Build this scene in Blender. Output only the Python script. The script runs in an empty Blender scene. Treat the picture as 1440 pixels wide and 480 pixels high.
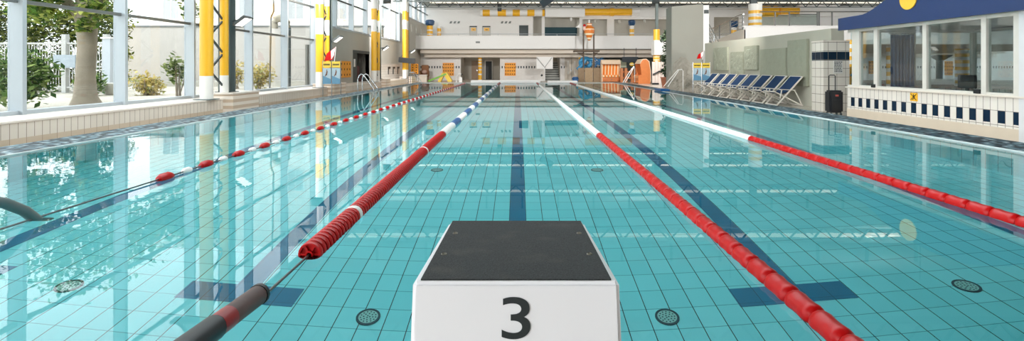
import bpy, bmesh, math, random
from mathutils import Vector, Matrix
R = math.radians
F, CX, CY, H = 700.0, 728.0, 94.0, 1.2        # focal length in pixels, optical axis, eye height over the water
sc = bpy.context.scene
COL = sc.collection
WL = {}                                        # world location of each object's origin

def at(px, py, Y):
    return Vector(((px - CX) * Y / F, Y, H - (py - CY) * Y / F))
def lin(c):
    return tuple(((v/255)/12.92 if v/255 <= .04045 else ((v/255+.055)/1.055)**2.4) for v in c) + (1.0,)

# ------------------------------------------------------------------ materials
MATS = {}
def nodes_of(name):
    m = bpy.data.materials.new(name); m.use_nodes = True
    nt = m.node_tree
    return m, nt, nt.nodes['Principled BSDF']
def mat(name, rgb, rough=.5, metal=0.0, vary=.06, scale=6.0, bump=0.0, bscale=60.0, spec=.5, emit=None, estr=0):
    m, nt, b = nodes_of(name)
    c = lin(rgb)
    b.inputs['Roughness'].default_value = rough
    b.inputs['Metallic'].default_value = metal
    b.inputs['Specular IOR Level'].default_value = spec
    tc = nt.nodes.new('ShaderNodeTexCoord')
    n = nt.nodes.new('ShaderNodeTexNoise'); n.inputs['Scale'].default_value = scale; n.inputs['Detail'].default_value = 3
    nt.links.new(tc.outputs['Object'], n.inputs['Vector'])
    mx = nt.nodes.new('ShaderNodeMix'); mx.data_type = 'RGBA'
    mx.inputs['A'].default_value = tuple(v*(1-vary) for v in c[:3]) + (1,)
    mx.inputs['B'].default_value = tuple(min(1, v*(1+vary)) for v in c[:3]) + (1,)
    nt.links.new(n.outputs['Fac'], mx.inputs['Factor'])
    nt.links.new(mx.outputs['Result'], b.inputs['Base Color'])
    if bump:
        n2 = nt.nodes.new('ShaderNodeTexNoise'); n2.inputs['Scale'].default_value = bscale; n2.inputs['Detail'].default_value = 4
        nt.links.new(tc.outputs['Object'], n2.inputs['Vector'])
        bp = nt.nodes.new('ShaderNodeBump'); bp.inputs['Strength'].default_value = bump; bp.inputs['Distance'].default_value = .02
        nt.links.new(n2.outputs['Fac'], bp.inputs['Height']); nt.links.new(bp.outputs['Normal'], b.inputs['Normal'])
    if emit:
        b.inputs['Emission Color'].default_value = lin(emit); b.inputs['Emission Strength'].default_value = estr
    MATS[name] = m
    return m
def math_node(nt, op, a, b=None):
    n = nt.nodes.new('ShaderNodeMath'); n.operation = op
    for i, v in enumerate((a, b)):
        if v is None: continue
        if isinstance(v, (int, float)): n.inputs[i].default_value = v
        else: nt.links.new(v, n.inputs[i])
    return n.outputs[0]
def pos_xyz(nt):
    g = nt.nodes.new('ShaderNodeNewGeometry'); s = nt.nodes.new('ShaderNodeSeparateXYZ')
    nt.links.new(g.outputs['Position'], s.inputs[0])
    return s.outputs
def mixc(nt, fac, a, b):
    mx = nt.nodes.new('ShaderNodeMix'); mx.data_type = 'RGBA'
    for k, v in (('Factor', fac), ('A', a), ('B', b)):
        if isinstance(v, (int, float)): mx.inputs[k].default_value = v
        elif isinstance(v, tuple): mx.inputs[k].default_value = v
        else: nt.links.new(v, mx.inputs[k])
    return mx.outputs['Result']
def tile(name, axes, su, sv, c1, c2, cg, grout=.006, rough=.25, band=None, u0=0, v0=0):
    """glazed tiles laid in a straight grid on world axes; band = (v low, v high, colour): every second tile dark"""
    m, nt, b = nodes_of(name)
    p = pos_xyz(nt)
    ax = {'x': p[0], 'y': p[1], 'z': p[2]}
    u = math_node(nt, 'ADD', ax['x'], ax['y']) if axes[0] == 'h' else ax[axes[0]]
    u = math_node(nt, 'ADD', u, u0 + 100*su); v = math_node(nt, 'ADD', ax[axes[1]], v0 + 100*sv)
    cb = nt.nodes.new('ShaderNodeCombineXYZ'); nt.links.new(u, cb.inputs[0]); nt.links.new(v, cb.inputs[1])
    br = nt.nodes.new('ShaderNodeTexBrick'); br.offset = 0; br.squash = 1
    br.inputs['Scale'].default_value = 1; br.inputs['Brick Width'].default_value = su; br.inputs['Row Height'].default_value = sv
    br.inputs['Mortar Size'].default_value = grout; br.inputs['Mortar Smooth'].default_value = .1
    br.inputs['Color1'].default_value = lin(c1); br.inputs['Color2'].default_value = lin(c2); br.inputs['Mortar'].default_value = lin(cg)
    nt.links.new(cb.outputs[0], br.inputs['Vector'])
    col = br.outputs['Color']
    if band:
        fr = math_node(nt, 'FRACT', math_node(nt, 'DIVIDE', u, 2*su))
        inside = math_node(nt, 'LESS_THAN', fr, .5)
        if len(band) > 3: inside = 1.0
        z = ax[axes[1]]
        lo = math_node(nt, 'GREATER_THAN', z, band[0]); hi = math_node(nt, 'LESS_THAN', z, band[1])
        k = math_node(nt, 'MULTIPLY', math_node(nt, 'MULTIPLY', lo, hi), inside)
        notg = math_node(nt, 'SUBTRACT', 1.0, br.outputs['Fac'])
        k = math_node(nt, 'MULTIPLY', k, notg)
        col = mixc(nt, k, col, lin(band[2]))
    nt.links.new(col, b.inputs['Base Color'])
    b.inputs['Roughness'].default_value = rough
    MATS[name] = m
    return m
def stripes(name, levels, ca, cb_, rough=.35):
    """paint in bands along world z: colour changes at each level, starting with ca below the first"""
    m, nt, b = nodes_of(name)
    z = pos_xyz(nt)[2]
    k = None
    for l in levels:
        s = math_node(nt, 'GREATER_THAN', z, l)
        k = s if k is None else math_node(nt, 'ADD', k, s)
    k = math_node(nt, 'MODULO', k, 2.0)
    nt.links.new(mixc(nt, k, lin(ca), lin(cb_)), b.inputs['Base Color'])
    b.inputs['Roughness'].default_value = rough
    return m
def mosaic(name, cell, ramp):
    m, nt, b = nodes_of(name)
    g = nt.nodes.new('ShaderNodeNewGeometry')
    vm = nt.nodes.new('ShaderNodeVectorMath'); vm.operation = 'DIVIDE'; vm.inputs[1].default_value = (cell,)*3
    nt.links.new(g.outputs['Position'], vm.inputs[0])
    fl = nt.nodes.new('ShaderNodeVectorMath'); fl.operation = 'FLOOR'; nt.links.new(vm.outputs[0], fl.inputs[0])
    wn = nt.nodes.new('ShaderNodeTexWhiteNoise'); nt.links.new(fl.outputs[0], wn.inputs['Vector'])
    cr = nt.nodes.new('ShaderNodeValToRGB'); cr.color_ramp.interpolation = 'CONSTANT'
    e = cr.color_ramp.elements
    e[0].position = 0; e[0].color = lin(ramp[0][1]); e[1].position = ramp[1][0]; e[1].color = lin(ramp[1][1])
    for p_, c in ramp[2:]:
        x = e.new(p_); x.color = lin(c)
    nt.links.new(wn.outputs['Value'], cr.inputs[0]); nt.links.new(cr.outputs[0], b.inputs['Base Color'])
    b.inputs['Roughness'].default_value = .55; b.inputs['Specular IOR Level'].default_value = .3
    return m
def foliage_mat(name, cols):
    m, nt, b = nodes_of(name)
    g = nt.nodes.new('ShaderNodeNewGeometry')
    cr = nt.nodes.new('ShaderNodeValToRGB'); e = cr.color_ramp.elements
    e[0].color = lin(cols[0]); e[1].color = lin(cols[-1])
    for i, c in enumerate(cols[1:-1]):
        x = e.new((i+1)/(len(cols)-1)); x.color = lin(c)
    nt.links.new(g.outputs['Random Per Island'], cr.inputs[0])
    tr = nt.nodes.new('ShaderNodeBsdfTranslucent'); df = nt.nodes.new('ShaderNodeBsdfDiffuse')
    nt.links.new(cr.outputs[0], tr.inputs[0]); nt.links.new(cr.outputs[0], df.inputs[0])
    mx = nt.nodes.new('ShaderNodeMixShader'); mx.inputs[0].default_value = .4
    nt.links.new(df.outputs[0], mx.inputs[1]); nt.links.new(tr.outputs[0], mx.inputs[2])
    nt.links.new(mx.outputs[0], nt.nodes['Material Output'].inputs[0])
    return m
def pool_tiles(name, axes, su, sv, c1, c2, jl, jt, wl, wt):
    """pool tiles whose long joints are dark and whose cross joints are pale"""
    m, nt, b = nodes_of(name)
    p = pos_xyz(nt); ax = {'x': p[0], 'y': p[1], 'z': p[2]}
    u = math_node(nt, 'ADD', math_node(nt, 'DIVIDE', ax[axes[0]], su), 100.5); v = math_node(nt, 'ADD', math_node(nt, 'DIVIDE', ax[axes[1]], sv), 100.0)
    cb = nt.nodes.new('ShaderNodeCombineXYZ')
    nt.links.new(math_node(nt, 'FLOOR', u), cb.inputs[0]); nt.links.new(math_node(nt, 'FLOOR', v), cb.inputs[1])
    wn = nt.nodes.new('ShaderNodeTexWhiteNoise'); nt.links.new(cb.outputs[0], wn.inputs['Vector'])
    col = mixc(nt, wn.outputs['Value'], lin(c1), lin(c2))
    def joint(t, w): return math_node(nt, 'GREATER_THAN', math_node(nt, 'ABSOLUTE', math_node(nt, 'SUBTRACT', math_node(nt, 'FRACT', t), .5)), .5-w)
    col = mixc(nt, joint(v, wt), col, lin(jt)); col = mixc(nt, joint(u, wl), col, lin(jl))
    nt.links.new(col, b.inputs['Base Color']); b.inputs['Roughness'].default_value = .3
    return m
def glass_mat(name, tint=(.93, .97, .96), refl=1.0):
    m = bpy.data.materials.new(name); m.use_nodes = True
    nt = m.node_tree; nt.nodes.remove(nt.nodes['Principled BSDF'])
    tr = nt.nodes.new('ShaderNodeBsdfTransparent'); tr.inputs[0].default_value = tint + (1,)
    gl = nt.nodes.new('ShaderNodeBsdfGlossy'); gl.inputs['Roughness'].default_value = .02
    lw = nt.nodes.new('ShaderNodeLayerWeight'); lw.inputs['Blend'].default_value = .5
    k = math_node(nt, 'POWER', lw.outputs['Facing'], 4.0)
    k = math_node(nt, 'ADD', math_node(nt, 'MULTIPLY', k, .6*refl), .05*refl)
    mx = nt.nodes.new('ShaderNodeMixShader'); nt.links.new(k, mx.inputs[0])
    nt.links.new(tr.outputs[0], mx.inputs[1]); nt.links.new(gl.outputs[0], mx.inputs[2])
    nt.links.new(mx.outputs[0], nt.nodes['Material Output'].inputs[0])
    return m
def water_mat():
    m = bpy.data.materials.new('pool_water'); m.use_nodes = True
    nt = m.node_tree; nt.nodes.remove(nt.nodes['Principled BSDF'])
    g = nt.nodes.new('ShaderNodeNewGeometry')
    h = None
    for sc_, amp, st in ((1.3, .5, (1, 1, 1)), (5.0, .11, (1, 1.4, 1)), (15.0, .02, (1, 1.2, 1))):
        mp = nt.nodes.new('ShaderNodeMapping'); mp.inputs['Scale'].default_value = st
        nt.links.new(g.outputs['Position'], mp.inputs[0])
        n = nt.nodes.new('ShaderNodeTexNoise'); n.inputs['Scale'].default_value = sc_; n.inputs['Detail'].default_value = 2.0
        nt.links.new(mp.outputs[0], n.inputs['Vector'])
        v = math_node(nt, 'MULTIPLY', n.outputs['Fac'], amp)
        h = v if h is None else math_node(nt, 'ADD', h, v)
    # the water is more stirred by the windows on the near left, calm elsewhere
    s = nt.nodes.new('ShaderNodeSeparateXYZ'); nt.links.new(g.outputs['Position'], s.inputs[0])
    mr = nt.nodes.new('ShaderNodeMapRange'); mr.interpolation_type = 'SMOOTHSTEP'
    mr.inputs['From Min'].default_value = -.8; mr.inputs['From Max'].default_value = -3.2
    mr.inputs['To Min'].default_value = WATER_CALM; mr.inputs['To Max'].default_value = WATER_STIR
    nt.links.new(s.outputs[0], mr.inputs['Value'])
    h = math_node(nt, 'MULTIPLY', h, mr.outputs[0])
    bp = nt.nodes.new('ShaderNodeBump'); bp.inputs['Strength'].default_value = 1; bp.inputs['Distance'].default_value = 1.0
    nt.links.new(h, bp.inputs['Height'])
    fr = nt.nodes.new('ShaderNodeFresnel'); fr.inputs['IOR'].default_value = 1.33
    rf = nt.nodes.new('ShaderNodeBsdfRefraction'); rf.inputs['IOR'].default_value = 1.33; rf.inputs['Roughness'].default_value = 0
    rf.inputs['Color'].default_value = (.93, 1.0, 1.0, 1)
    gl = nt.nodes.new('ShaderNodeBsdfGlossy'); gl.inputs['Roughness'].default_value = 0
    for n in (fr, rf, gl): nt.links.new(bp.outputs['Normal'], n.inputs['Normal'])
    mx = nt.nodes.new('ShaderNodeMixShader'); nt.links.new(fr.outputs[0], mx.inputs[0])
    nt.links.new(rf.outputs[0], mx.inputs[1]); nt.links.new(gl.outputs[0], mx.inputs[2])
    nt.links.new(mx.outputs[0], nt.nodes['Material Output'].inputs[0])
    return m
WATER_CALM, WATER_STIR = .0005, .0034

# ------------------------------------------------------------------ mesh builder
class B:
    def __init__(s): s.bm = bmesh.new(); s.sharp = True
    def face(s, pts):
        return s.bm.faces.new([s.bm.verts.new(p) for p in pts])
    def box(s, x0, x1, y0, y1, z0, z1):
        v = [s.bm.verts.new((x, y, z)) for x in (x0, x1) for y in (y0, y1) for z in (z0, z1)]
        for f in ((0,1,3,2), (4,6,7,5), (0,4,5,1), (2,3,7,6), (0,2,6,4), (1,5,7,3)):
            s.bm.faces.new([v[i] for i in f])
        return s
    def hexa(s, lo, hi):          # lo, hi: four corners each, same order
        a = [s.bm.verts.new(p) for p in lo]; b = [s.bm.verts.new(p) for p in hi]
        s.bm.faces.new(a[::-1]); s.bm.faces.new(b)
        for i in range(4): s.bm.faces.new((a[i], a[(i+1) % 4], b[(i+1) % 4], b[i]))
        return s
    def bar(s, p, q, w, h, up=(0, 0, 1)):   # rectangular bar from p to q
        p, q = Vector(p), Vector(q); d = (q-p).normalized(); u = Vector(up)
        if abs(d.dot(u)) > .98: u = Vector((0, 1, 0))
        r = d.cross(u).normalized()*w/2; t = r.cross(d).normalized()*h/2
        return s.hexa([p-r-t, p+r-t, p+r+t, p-r+t], [q-r-t, q+r-t, q+r+t, q-r+t])
    def tube(s, pts, r, n=8, cap=True):
        pts = [Vector(p) for p in pts]; rings = []
        for i, p in enumerate(pts):
            d = (pts[min(i+1, len(pts)-1)] - pts[max(i-1, 0)]).normalized()
            u = Vector((0, 0, 1)) if abs(d.z) < .95 else Vector((0, 1, 0))
            a = d.cross(u).normalized(); b = a.cross(d).normalized()
            rr = r[i] if isinstance(r, (list, tuple)) else r
            rings.append([s.bm.verts.new(p + (a*math.cos(2*math.pi*k/n) + b*math.sin(2*math.pi*k/n))*rr) for k in range(n)])
        for g, h in zip(rings, rings[1:]):
            for k in range(n): s.bm.faces.new((g[k], g[(k+1) % n], h[(k+1) % n], h[k]))
        if cap: s.bm.faces.new(rings[0][::-1]); s.bm.faces.new(rings[-1])
        return s
    def lathe(s, prof, o=(0, 0, 0), axis='z', n=20, close=False):
        o = Vector(o); rings = []
        for r, t in prof:
            ring = []
            for k in range(n):
                c, w = r*math.cos(2*math.pi*k/n), r*math.sin(2*math.pi*k/n)
                ring.append(s.bm.verts.new(o + Vector({'z': (c, w, t), 'y': (c, t, w), 'x': (t, c, w)}[axis])))
            rings.append(ring)
        pairs = list(zip(rings, rings[1:])) + ([(rings[-1], rings[0])] if close else [])
        for g, h in pairs:
            for k in range(n): s.bm.faces.new((g[k], g[(k+1) % n], h[(k+1) % n], h[k]))
        if not close: s.bm.faces.new(rings[0]); s.bm.faces.new(rings[-1])
        return s
    def prism(s, poly, axis, t0, t1):       # poly: 2-D points, extruded along axis
        def P(a, b, t): return {'x': (t, a, b), 'y': (a, t, b), 'z': (a, b, t)}[axis]
        a = [s.bm.verts.new(P(u, v, t0)) for u, v in poly]; b = [s.bm.verts.new(P(u, v, t1)) for u, v in poly]
        s.bm.faces.new(a); s.bm.faces.new(b[::-1])
        n = len(poly)
        for i in range(n): s.bm.faces.new((a[i], a[(i+1) % n], b[(i+1) % n], b[i]))
        return s
    def blob(s, c, r, sub=2, squash=(1, 1, 1), jit=0, rng=None):
        ret = bmesh.ops.create_icosphere(s.bm, subdivisions=sub, radius=1)
        for v in ret['verts']:
            k = 1 + (rng.uniform(-jit, jit) if rng else 0)
            v.co = Vector(c) + Vector((v.co.x*r*squash[0]*k, v.co.y*r*squash[1]*k, v.co.z*r*squash[2]*k))
        return s
    def build(s, name, material, parent=None, smooth=False, bevel=0, recalc=True):
        if recalc: bmesh.ops.recalc_face_normals(s.bm, faces=s.bm.faces)
        if bevel:
            bmesh.ops.bevel(s.bm, geom=[e for e in s.bm.edges if e.is_manifold and e.calc_face_angle(0) > .5], offset=bevel, segments=2, affect='EDGES', clamp_overlap=True)
        off = WL[parent.name] if parent else Vector((0, 0, 0))
        if off.length: bmesh.ops.translate(s.bm, vec=-off, verts=s.bm.verts)
        me = bpy.data.meshes.new(name); s.bm.to_mesh(me); s.bm.free()
        me.materials.append(material)
        if smooth:
            for p in me.polygons: p.use_smooth = True
            try: me.set_sharp_from_angle(angle=R(40))
            except Exception: pass
        o = bpy.data.objects.new(name, me); COL.objects.link(o)
        if parent: o.parent = parent
        WL[o.name] = off.copy()
        return o
def thing(name, label, cat, loc=(0, 0, 0), group=None):
    o = bpy.data.objects.new(name, None); COL.objects.link(o); o.location = loc
    o.empty_display_size = .1
    o['label'] = label; o['category'] = cat
    if group: o['group'] = group
    WL[o.name] = Vector(loc)
    return o
def tag(o, label, cat, group=None, kind=None):
    o['label'] = label; o['category'] = cat
    if group: o['group'] = group
    if kind: o['kind'] = kind
    return o
def struct(o): o['kind'] = 'structure'; return o
def sbox(name, m, *a, bevel=0, parent=None):
    o = B().box(*a).build(name, m, parent, bevel=bevel)
    return o if parent else struct(o)
def dup(root, loc, label=None):
    r = root.copy(); COL.objects.link(r); r.location = loc; WL[r.name] = Vector(loc)
    if label: r['label'] = label
    for ch in root.children:
        c = ch.copy(); COL.objects.link(c); c.parent = r
        for g in ch.children:
            d = g.copy(); COL.objects.link(d); d.parent = c
    return r
def leaves(bld, rng, c, rad, n, size, squash=(1, 1, 1), shell=.55):
    """n small leaves scattered in an ellipsoid, denser towards its skin"""
    for _ in range(n):
        d = Vector((rng.gauss(0, 1), rng.gauss(0, 1), rng.gauss(0, 1))).normalized()
        r = rad*(shell + (1-shell)*rng.random())*(.8+.35*rng.random())
        p = Vector(c) + Vector((d.x*squash[0], d.y*squash[1], d.z*squash[2]))*r
        a = Vector((rng.gauss(0, 1), rng.gauss(0, 1), rng.gauss(0, .6))).normalized()
        b = a.cross(Vector((rng.gauss(0, .5), rng.gauss(0, .5), 1))).normalized()
        s = size*rng.uniform(.6, 1.3)
        bld.face([p - a*s, p - b*s*.5, p + a*s, p + b*s*.5])

# palette
WHITE = (228, 226, 223)
white = mat('white_paint', WHITE, .6, vary=.02)
white_gloss = mat('white_gloss', (236, 233, 230), .25, vary=.015)
offwhite = mat('beige_render', (214, 203, 190), .7, vary=.03)
grey_wall_m = mat('grey_render', (182, 178, 168), .8, vary=.05, scale=2)
dark_grey = mat('dark_grey', (72, 78, 78), .6)
black = mat('black_plastic', (22, 25, 28), .45)
navy = mat('navy_plastic', (24, 66, 104), .35)
steel_paint = mat('grey_green_steel', (98, 108, 106), .5)
steel_dark = mat('dark_steel', (62, 70, 70), .5)
chrome = mat('stainless_steel', (205, 208, 210), .18, 1.0, vary=.02)
alu = mat('window_aluminium', (178, 185, 190), .45, .1, vary=.03)
alu_grey = mat('grey_transom', (112, 114, 112), .45, .2)
yellow = mat('yellow_paint', (238, 178, 38), .35, vary=.04)
orange = mat('orange_plastic', (243, 160, 40), .45)
red = mat('red_plastic', (178, 6, 8), .35, vary=.06, spec=.25)
redm = mat('dark_red_plastic', (140, 8, 12), .38, vary=.08)
bluep = mat('blue_plastic', (20, 84, 140), .3)
wood = mat('warm_wood', (188, 118, 72), .55, vary=.2, scale=9)
greywood = mat('weathered_wood', (140, 118, 92), .7, vary=.2, scale=8)
cable_m = mat('steel_cable', (90, 95, 95), .4, .6)
tile_cream = tile('cream_wall_tiles', 'hz', .125, .25, (226, 218, 207), (219, 210, 199), (150, 140, 128), .004)
tan_tile = tile('tan_floor_tiles', 'yz', .25, .3, (205, 186, 166), (198, 178, 157), (160, 140, 122), .004)
deck_tile = tile('beige_deck_tiles', 'xy', .25, .25, (200, 190, 178), (192, 182, 170), (150, 136, 122), .005)
mosa = mosaic('pool_edge_mosaic', .055, [(0, (6, 20, 32)), (.44, (44, 70, 82)), (.64, (92, 118, 126)), (.9, (150, 164, 168))])
SKY, SUN, EXPO, FLOOD = 7.0, 0, 0.0, 440
# ------------------------------------------------------------------ pool shell
XL, XR, Y0, Y1, ZF, ZW = -5.25, 5.39, 1.45, 28.0, -1.256, .28      # the basin is raised above the hall floor
TX, TY = .153, .192
AQ = ((126, 220, 225), (114, 212, 218))
pool_tile = pool_tiles('aqua_pool_tiles', 'xy', TX, TY, *AQ, (8, 34, 42), (64, 150, 160), .019, .014)
side_x = pool_tiles('aqua_pool_wall_tiles', 'xz', TX, TY, *AQ, (14, 44, 52), (70, 152, 162), .013, .012)
side_y = pool_tiles('aqua_pool_wall_tiles', 'yz', TX, TY, *AQ, (14, 44, 52), (70, 152, 162), .013, .012)
lane_tile = pool_tiles('dark_blue_lane_tiles', 'xy', TX, TY, (0, 112, 148), (0, 106, 142), (0, 60, 84), (0, 90, 122), .013, .012)
floor_o = sbox('pool_floor', pool_tile, XL-.2, XR+.2, Y0-.2, Y1+.2, ZF-.2, ZF)
for x in (-3.82, -1.85, 0, 1.83, 3.95):
    b = B(); e = .004
    b.box(x-TX/2, x+TX/2, 3.424, Y1-1.8, ZF, ZF+e)
    b.box(x-TX*2.5, x+TX*2.5, 3.232, 3.424, ZF, ZF+e)
    b.box(x-TX*2.5, x+TX*2.5, Y1-1.8, Y1-1.6, ZF, ZF+e)
    b.build('lane_marking', lane_tile, floor_o)
sbox('pool_wall_left', side_y, XL-.2, XL, Y0-.2, Y1+.2, ZF-.2, .26)
sbox('pool_wall_right', side_y, XR, XR+.2, Y0-.2, Y1+.2, ZF-.2, .26)
sbox('pool_wall_near', side_x, XL, XR, Y0-.2, Y0, ZF-.2, .26)
sbox('pool_wall_far', side_x, XL, XR, Y1, Y1+.2, ZF-.2, .26)
wv = B()
wv.face([(XL, Y0, ZW), (XR, Y0, ZW), (XR, Y1, ZW), (XL, Y1, ZW)])
w_o = wv.build('pool_water', water_mat())
tag(w_o, 'clear turquoise water filling the swimming pool', 'water', kind='stuff')
# rims, mosaic edges and decks
rim = mat('white_rim', (206, 210, 208), .3)
XOL, XOR, ZK = -5.86, 6.07, .29                    # outer edges and top of the raised kerb
sbox('trim_1', mosa, XOL, XL-.02, Y0, Y1, .05, ZK)
sbox('trim_2', mosa, XR+.02, XOR, Y0, Y1, .05, ZK)
sbox('trim_3', rim, XL-.02, XL+.005, Y0, Y1, .1, ZK+.003)
sbox('trim_4', rim, XR-.005, XR+.02, Y0, Y1, .1, ZK+.003)
sbox('trim_5', mosa, XOL, XOR, Y1+.025, Y1+.42, .05, ZK)
sbox('trim_6', rim, XL, XR, Y1-.01, Y1+.025, .1, ZK+.006)
sbox('floor', deck_tile, XOR, 60, -14, 50, -.3, .05)
sbox('floor_far', deck_tile, -8.5, XOR, Y1+.42, 50, -.3, .05)
sbox('floor_near', deck_tile, -8.5, XOR, -14, Y0, -.3, ZK)
sbox('floor_left', deck_tile, -8.5, XOL, Y0, Y1+.42, -.3, .049)
# drains set in the pool floor
drain_m = mat('drain_grey', (128, 186, 180), .5); drain_d = mat('drain_hole', (22, 66, 76), .6)
first = None
DL = {(-2.93, 3.25): 'round drain grate on pool floor near the left pool edge', (-.955, 3.18): 'round drain grate on pool floor left of the starting block',
      (.955, 3.18): 'round drain grate on pool floor right of the starting block', (2.93, 3.25): 'round drain grate on pool floor in the far right lane, near end',
      (-.985, 6.08): 'second round drain beyond the starting block, beside left red rope', (.97, 6.08): 'second round drain beyond the starting block, beside right red rope'}
for (x, y), lab in DL.items():
    if first is None:
        r = thing('floor_drain', lab, 'drain', (x, y, ZF), 'round drains in the pool floor')
        B().lathe([(.075, 0), (.075, .01), (.061, .01), (.061, 0)], (x, y, ZF), n=28, close=True).build('rim', drain_d, r, True)
        B().lathe([(.061, 0), (.061, .007), (.001, .007)], (x, y, ZF), n=28).build('grate', drain_m, r, True)
        b = B()
        for rr, n in ((.01, 3), (.029, 8), (.047, 13)):
            for k in range(n):
                a = 2*math.pi*k/n
                b.lathe([(.0055, .0072), (.0055, .0085)], (x+rr*math.cos(a), y+rr*math.sin(a), ZF), n=6)
        b.build('holes', drain_d, r)
        first = r
    else: dup(first, (x, y, ZF), lab)

# ------------------------------------------------------------------ left side: bench, plinths, windows
BX, WX = -7.40, -8.30
ledge_m = mat('pale_ledge', (226, 216, 206), .4, vary=.02)
sbox('baseboard_left', tan_tile, WX-.1, BX, 1.0, 42.4, .049, .14)
sbox('trim_7', tile('bench_front_tiles', 'yz', .125, .4, (222, 212, 200), (216, 205, 193), (150, 136, 122), .005), WX-.1, BX, 1.0, 42.4, .14, .365)
sbox('trim_8', ledge_m, WX-.1, BX+.02, 1.0, 42.4, .365, .405, bevel=.012)
glz = glass_mat('window_glass', (.70, .72, .72), .6)
mull = [1.9, 3.95, 6.1, 8.25, 10.4, 12.6, 15.35, 17.7, 20.2]
zt = 7.0
for i, (a, c) in enumerate(zip(mull, mull[1:])):
    w = B()
    w.box(WX-.12, WX+.13, c-.035, c+.035, .405, zt)            # fin at the far side
    w.box(WX-.13, WX+.0, a, a+.06, .405, zt)
    w.box(WX-.12, WX+.06, a, c, .405, .47)
    o = struct(w.build('window_%d' % (i+1), alu))
    t = B()
    for z in (2.29, 3.62, 5.3): t.box(WX-.03, WX+.05, a, c-.03, z-.03, z+.03)
    t.build('transom', alu_grey, o)
    B().box(WX-.09, WX-.08, a+.05, c-.03, .46, zt).build('pane', glz, o)
mull2 = [20.2, 22.5, 24.8, 27.1, 29.5, 31.9, 34.5]
for i, (a, c) in enumerate(zip(mull2, mull2[1:])):
    w = B()
    w.box(WX-.12, WX+.13, c-.03, c+.03, 2.98, zt); w.box(WX-.12, WX+.06, a, c, 2.93, 3.02); w.box(WX-.1, WX, a, a+.05, 2.98, zt)
    o = struct(w.build('window_%d' % (i+9), alu))
    t = B(); zz = 4.27 if c < 28 else 4.9
    for z in (zz, 6.0): t.box(WX-.03, WX+.05, a, c-.03, z-.03, z+.03)
    t.build('transom', steel_dark, o)
    B().box(WX-.09, WX-.08, a, c, 3.0, zt).build('pane', glz, o)
w = B(); w.box(WX-.1, WX+.05, 34.6, 45.6, 4.93, 5.0)
for y in (36.6, 38.6, 40.6, 42.6, 44.6): w.box(WX-.1, WX+.1, y-.04, y+.04, 5.0, zt)
o = struct(w.build('window_15', alu))
B().box(WX-.03, WX+.05, 34.6, 45.6, 5.9, 5.98).build('transom', steel_dark, o)
B().box(WX-.09, WX-.08, 34.6, 45.6, 5.0, zt).build('pane', glz, o)
# solid grey wall with a recessed doorway
wl = B(); gx0, gx1 = WX-.2, WX+.02
wl.box(gx0, gx1, 20.3, 25.0, .4, 2.95); wl.box(gx0, gx1, 27.8, 34.6, .4, 2.95); wl.box(gx0, gx1, 25.0, 27.8, 2.05, 2.95)
wl.box(gx0, gx1, 34.6, 38.6, .05, 4.95); wl.box(gx0, gx1, 38.9, 40.4, 3.95, 4.55); wl.box(gx0, gx1, 40.7, 42.5, 3.95, 4.55)
wl.box(gx0, gx1, 42.8, 45.8, .05, 4.95); wl.box(gx0, gx1, 38.6, 42.8, .05, 3.95); wl.box(gx0, gx1, 38.6, 42.8, 4.55, 4.95)
struct(wl.build('wall_left', grey_wall_m))
for i, (a, c) in enumerate(((38.6, 38.9), (40.4, 40.7), (42.5, 42.8))):
    o = sbox('window_%d' % (16+i), alu, gx0, gx1, a, a+.03, 3.95, 4.55); B().box(gx0+.05, gx0+.06, a, c, 3.95, 4.55).build('pane', glz, o)
# doorway in the left wall
d = B(); d.box(WX-2.2, WX-2.1, 24.6, 28.2, .05, 2.3); d.box(WX-2.2, WX, 24.8, 25.0, .05, 2.3); d.box(WX-2.2, WX, 27.8, 28.0, .05, 2.3); d.box(WX-2.2, WX, 25, 27.8, 2.05, 2.2); d.box(WX-2.2, WX, 25, 27.8, 0.3, .4)
dr = struct(d.build('door_1', mat('doorway_grey', (120, 118, 110), .7)))
B().box(WX-.1, WX-.04, 25.0, 25.85, .4, 2.05).build('door_dark', steel_dark, dr)
B().box(WX-.04, WX-.03, 25.3, 25.55, 1.2, 1.6).build('notice', white, dr)
B().box(WX-.05, WX+.03, 25.0, 27.8, 1.9, 2.05).build('lintel', steel_dark, dr)
# white tiled dado with dark slots
dado = sbox('wall_dado', tile('dado_tiles', 'yz', .15, .15, (222, 217, 210), (214, 208, 200), (170, 164, 156), .005), WX+.02, WX+.14, 28.9, 35.2, .4, 1.38)
for y in (31.3, 32.5, 33.7):
    b = B(); b.box(WX+.14, WX+.15, y, y+.22, .72, 1.2); b.box(WX+.14, WX+.15, y+.2, y+.62, 1.08, 1.2); b.build('slot', black, dado)
for (y0, y1) in ((12.5, 13.75), (19.4, 20.7), (27.0, 28.0), (33.6, 34.8)):
    o = sbox('trim_%d' % (9+int(y0/7)), stripes('striped_plinth_tiles', [.14, .22, .3, .38, .46], (226, 215, 203), (198, 176, 154), .3), -7.98, BX+.25, y0, y1, .05, .5)
    B().box(-8.0, BX+.28, y0-.03, y1+.03, .5, .545).build('plinth_cap', ledge_m, o, bevel=.012)
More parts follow.
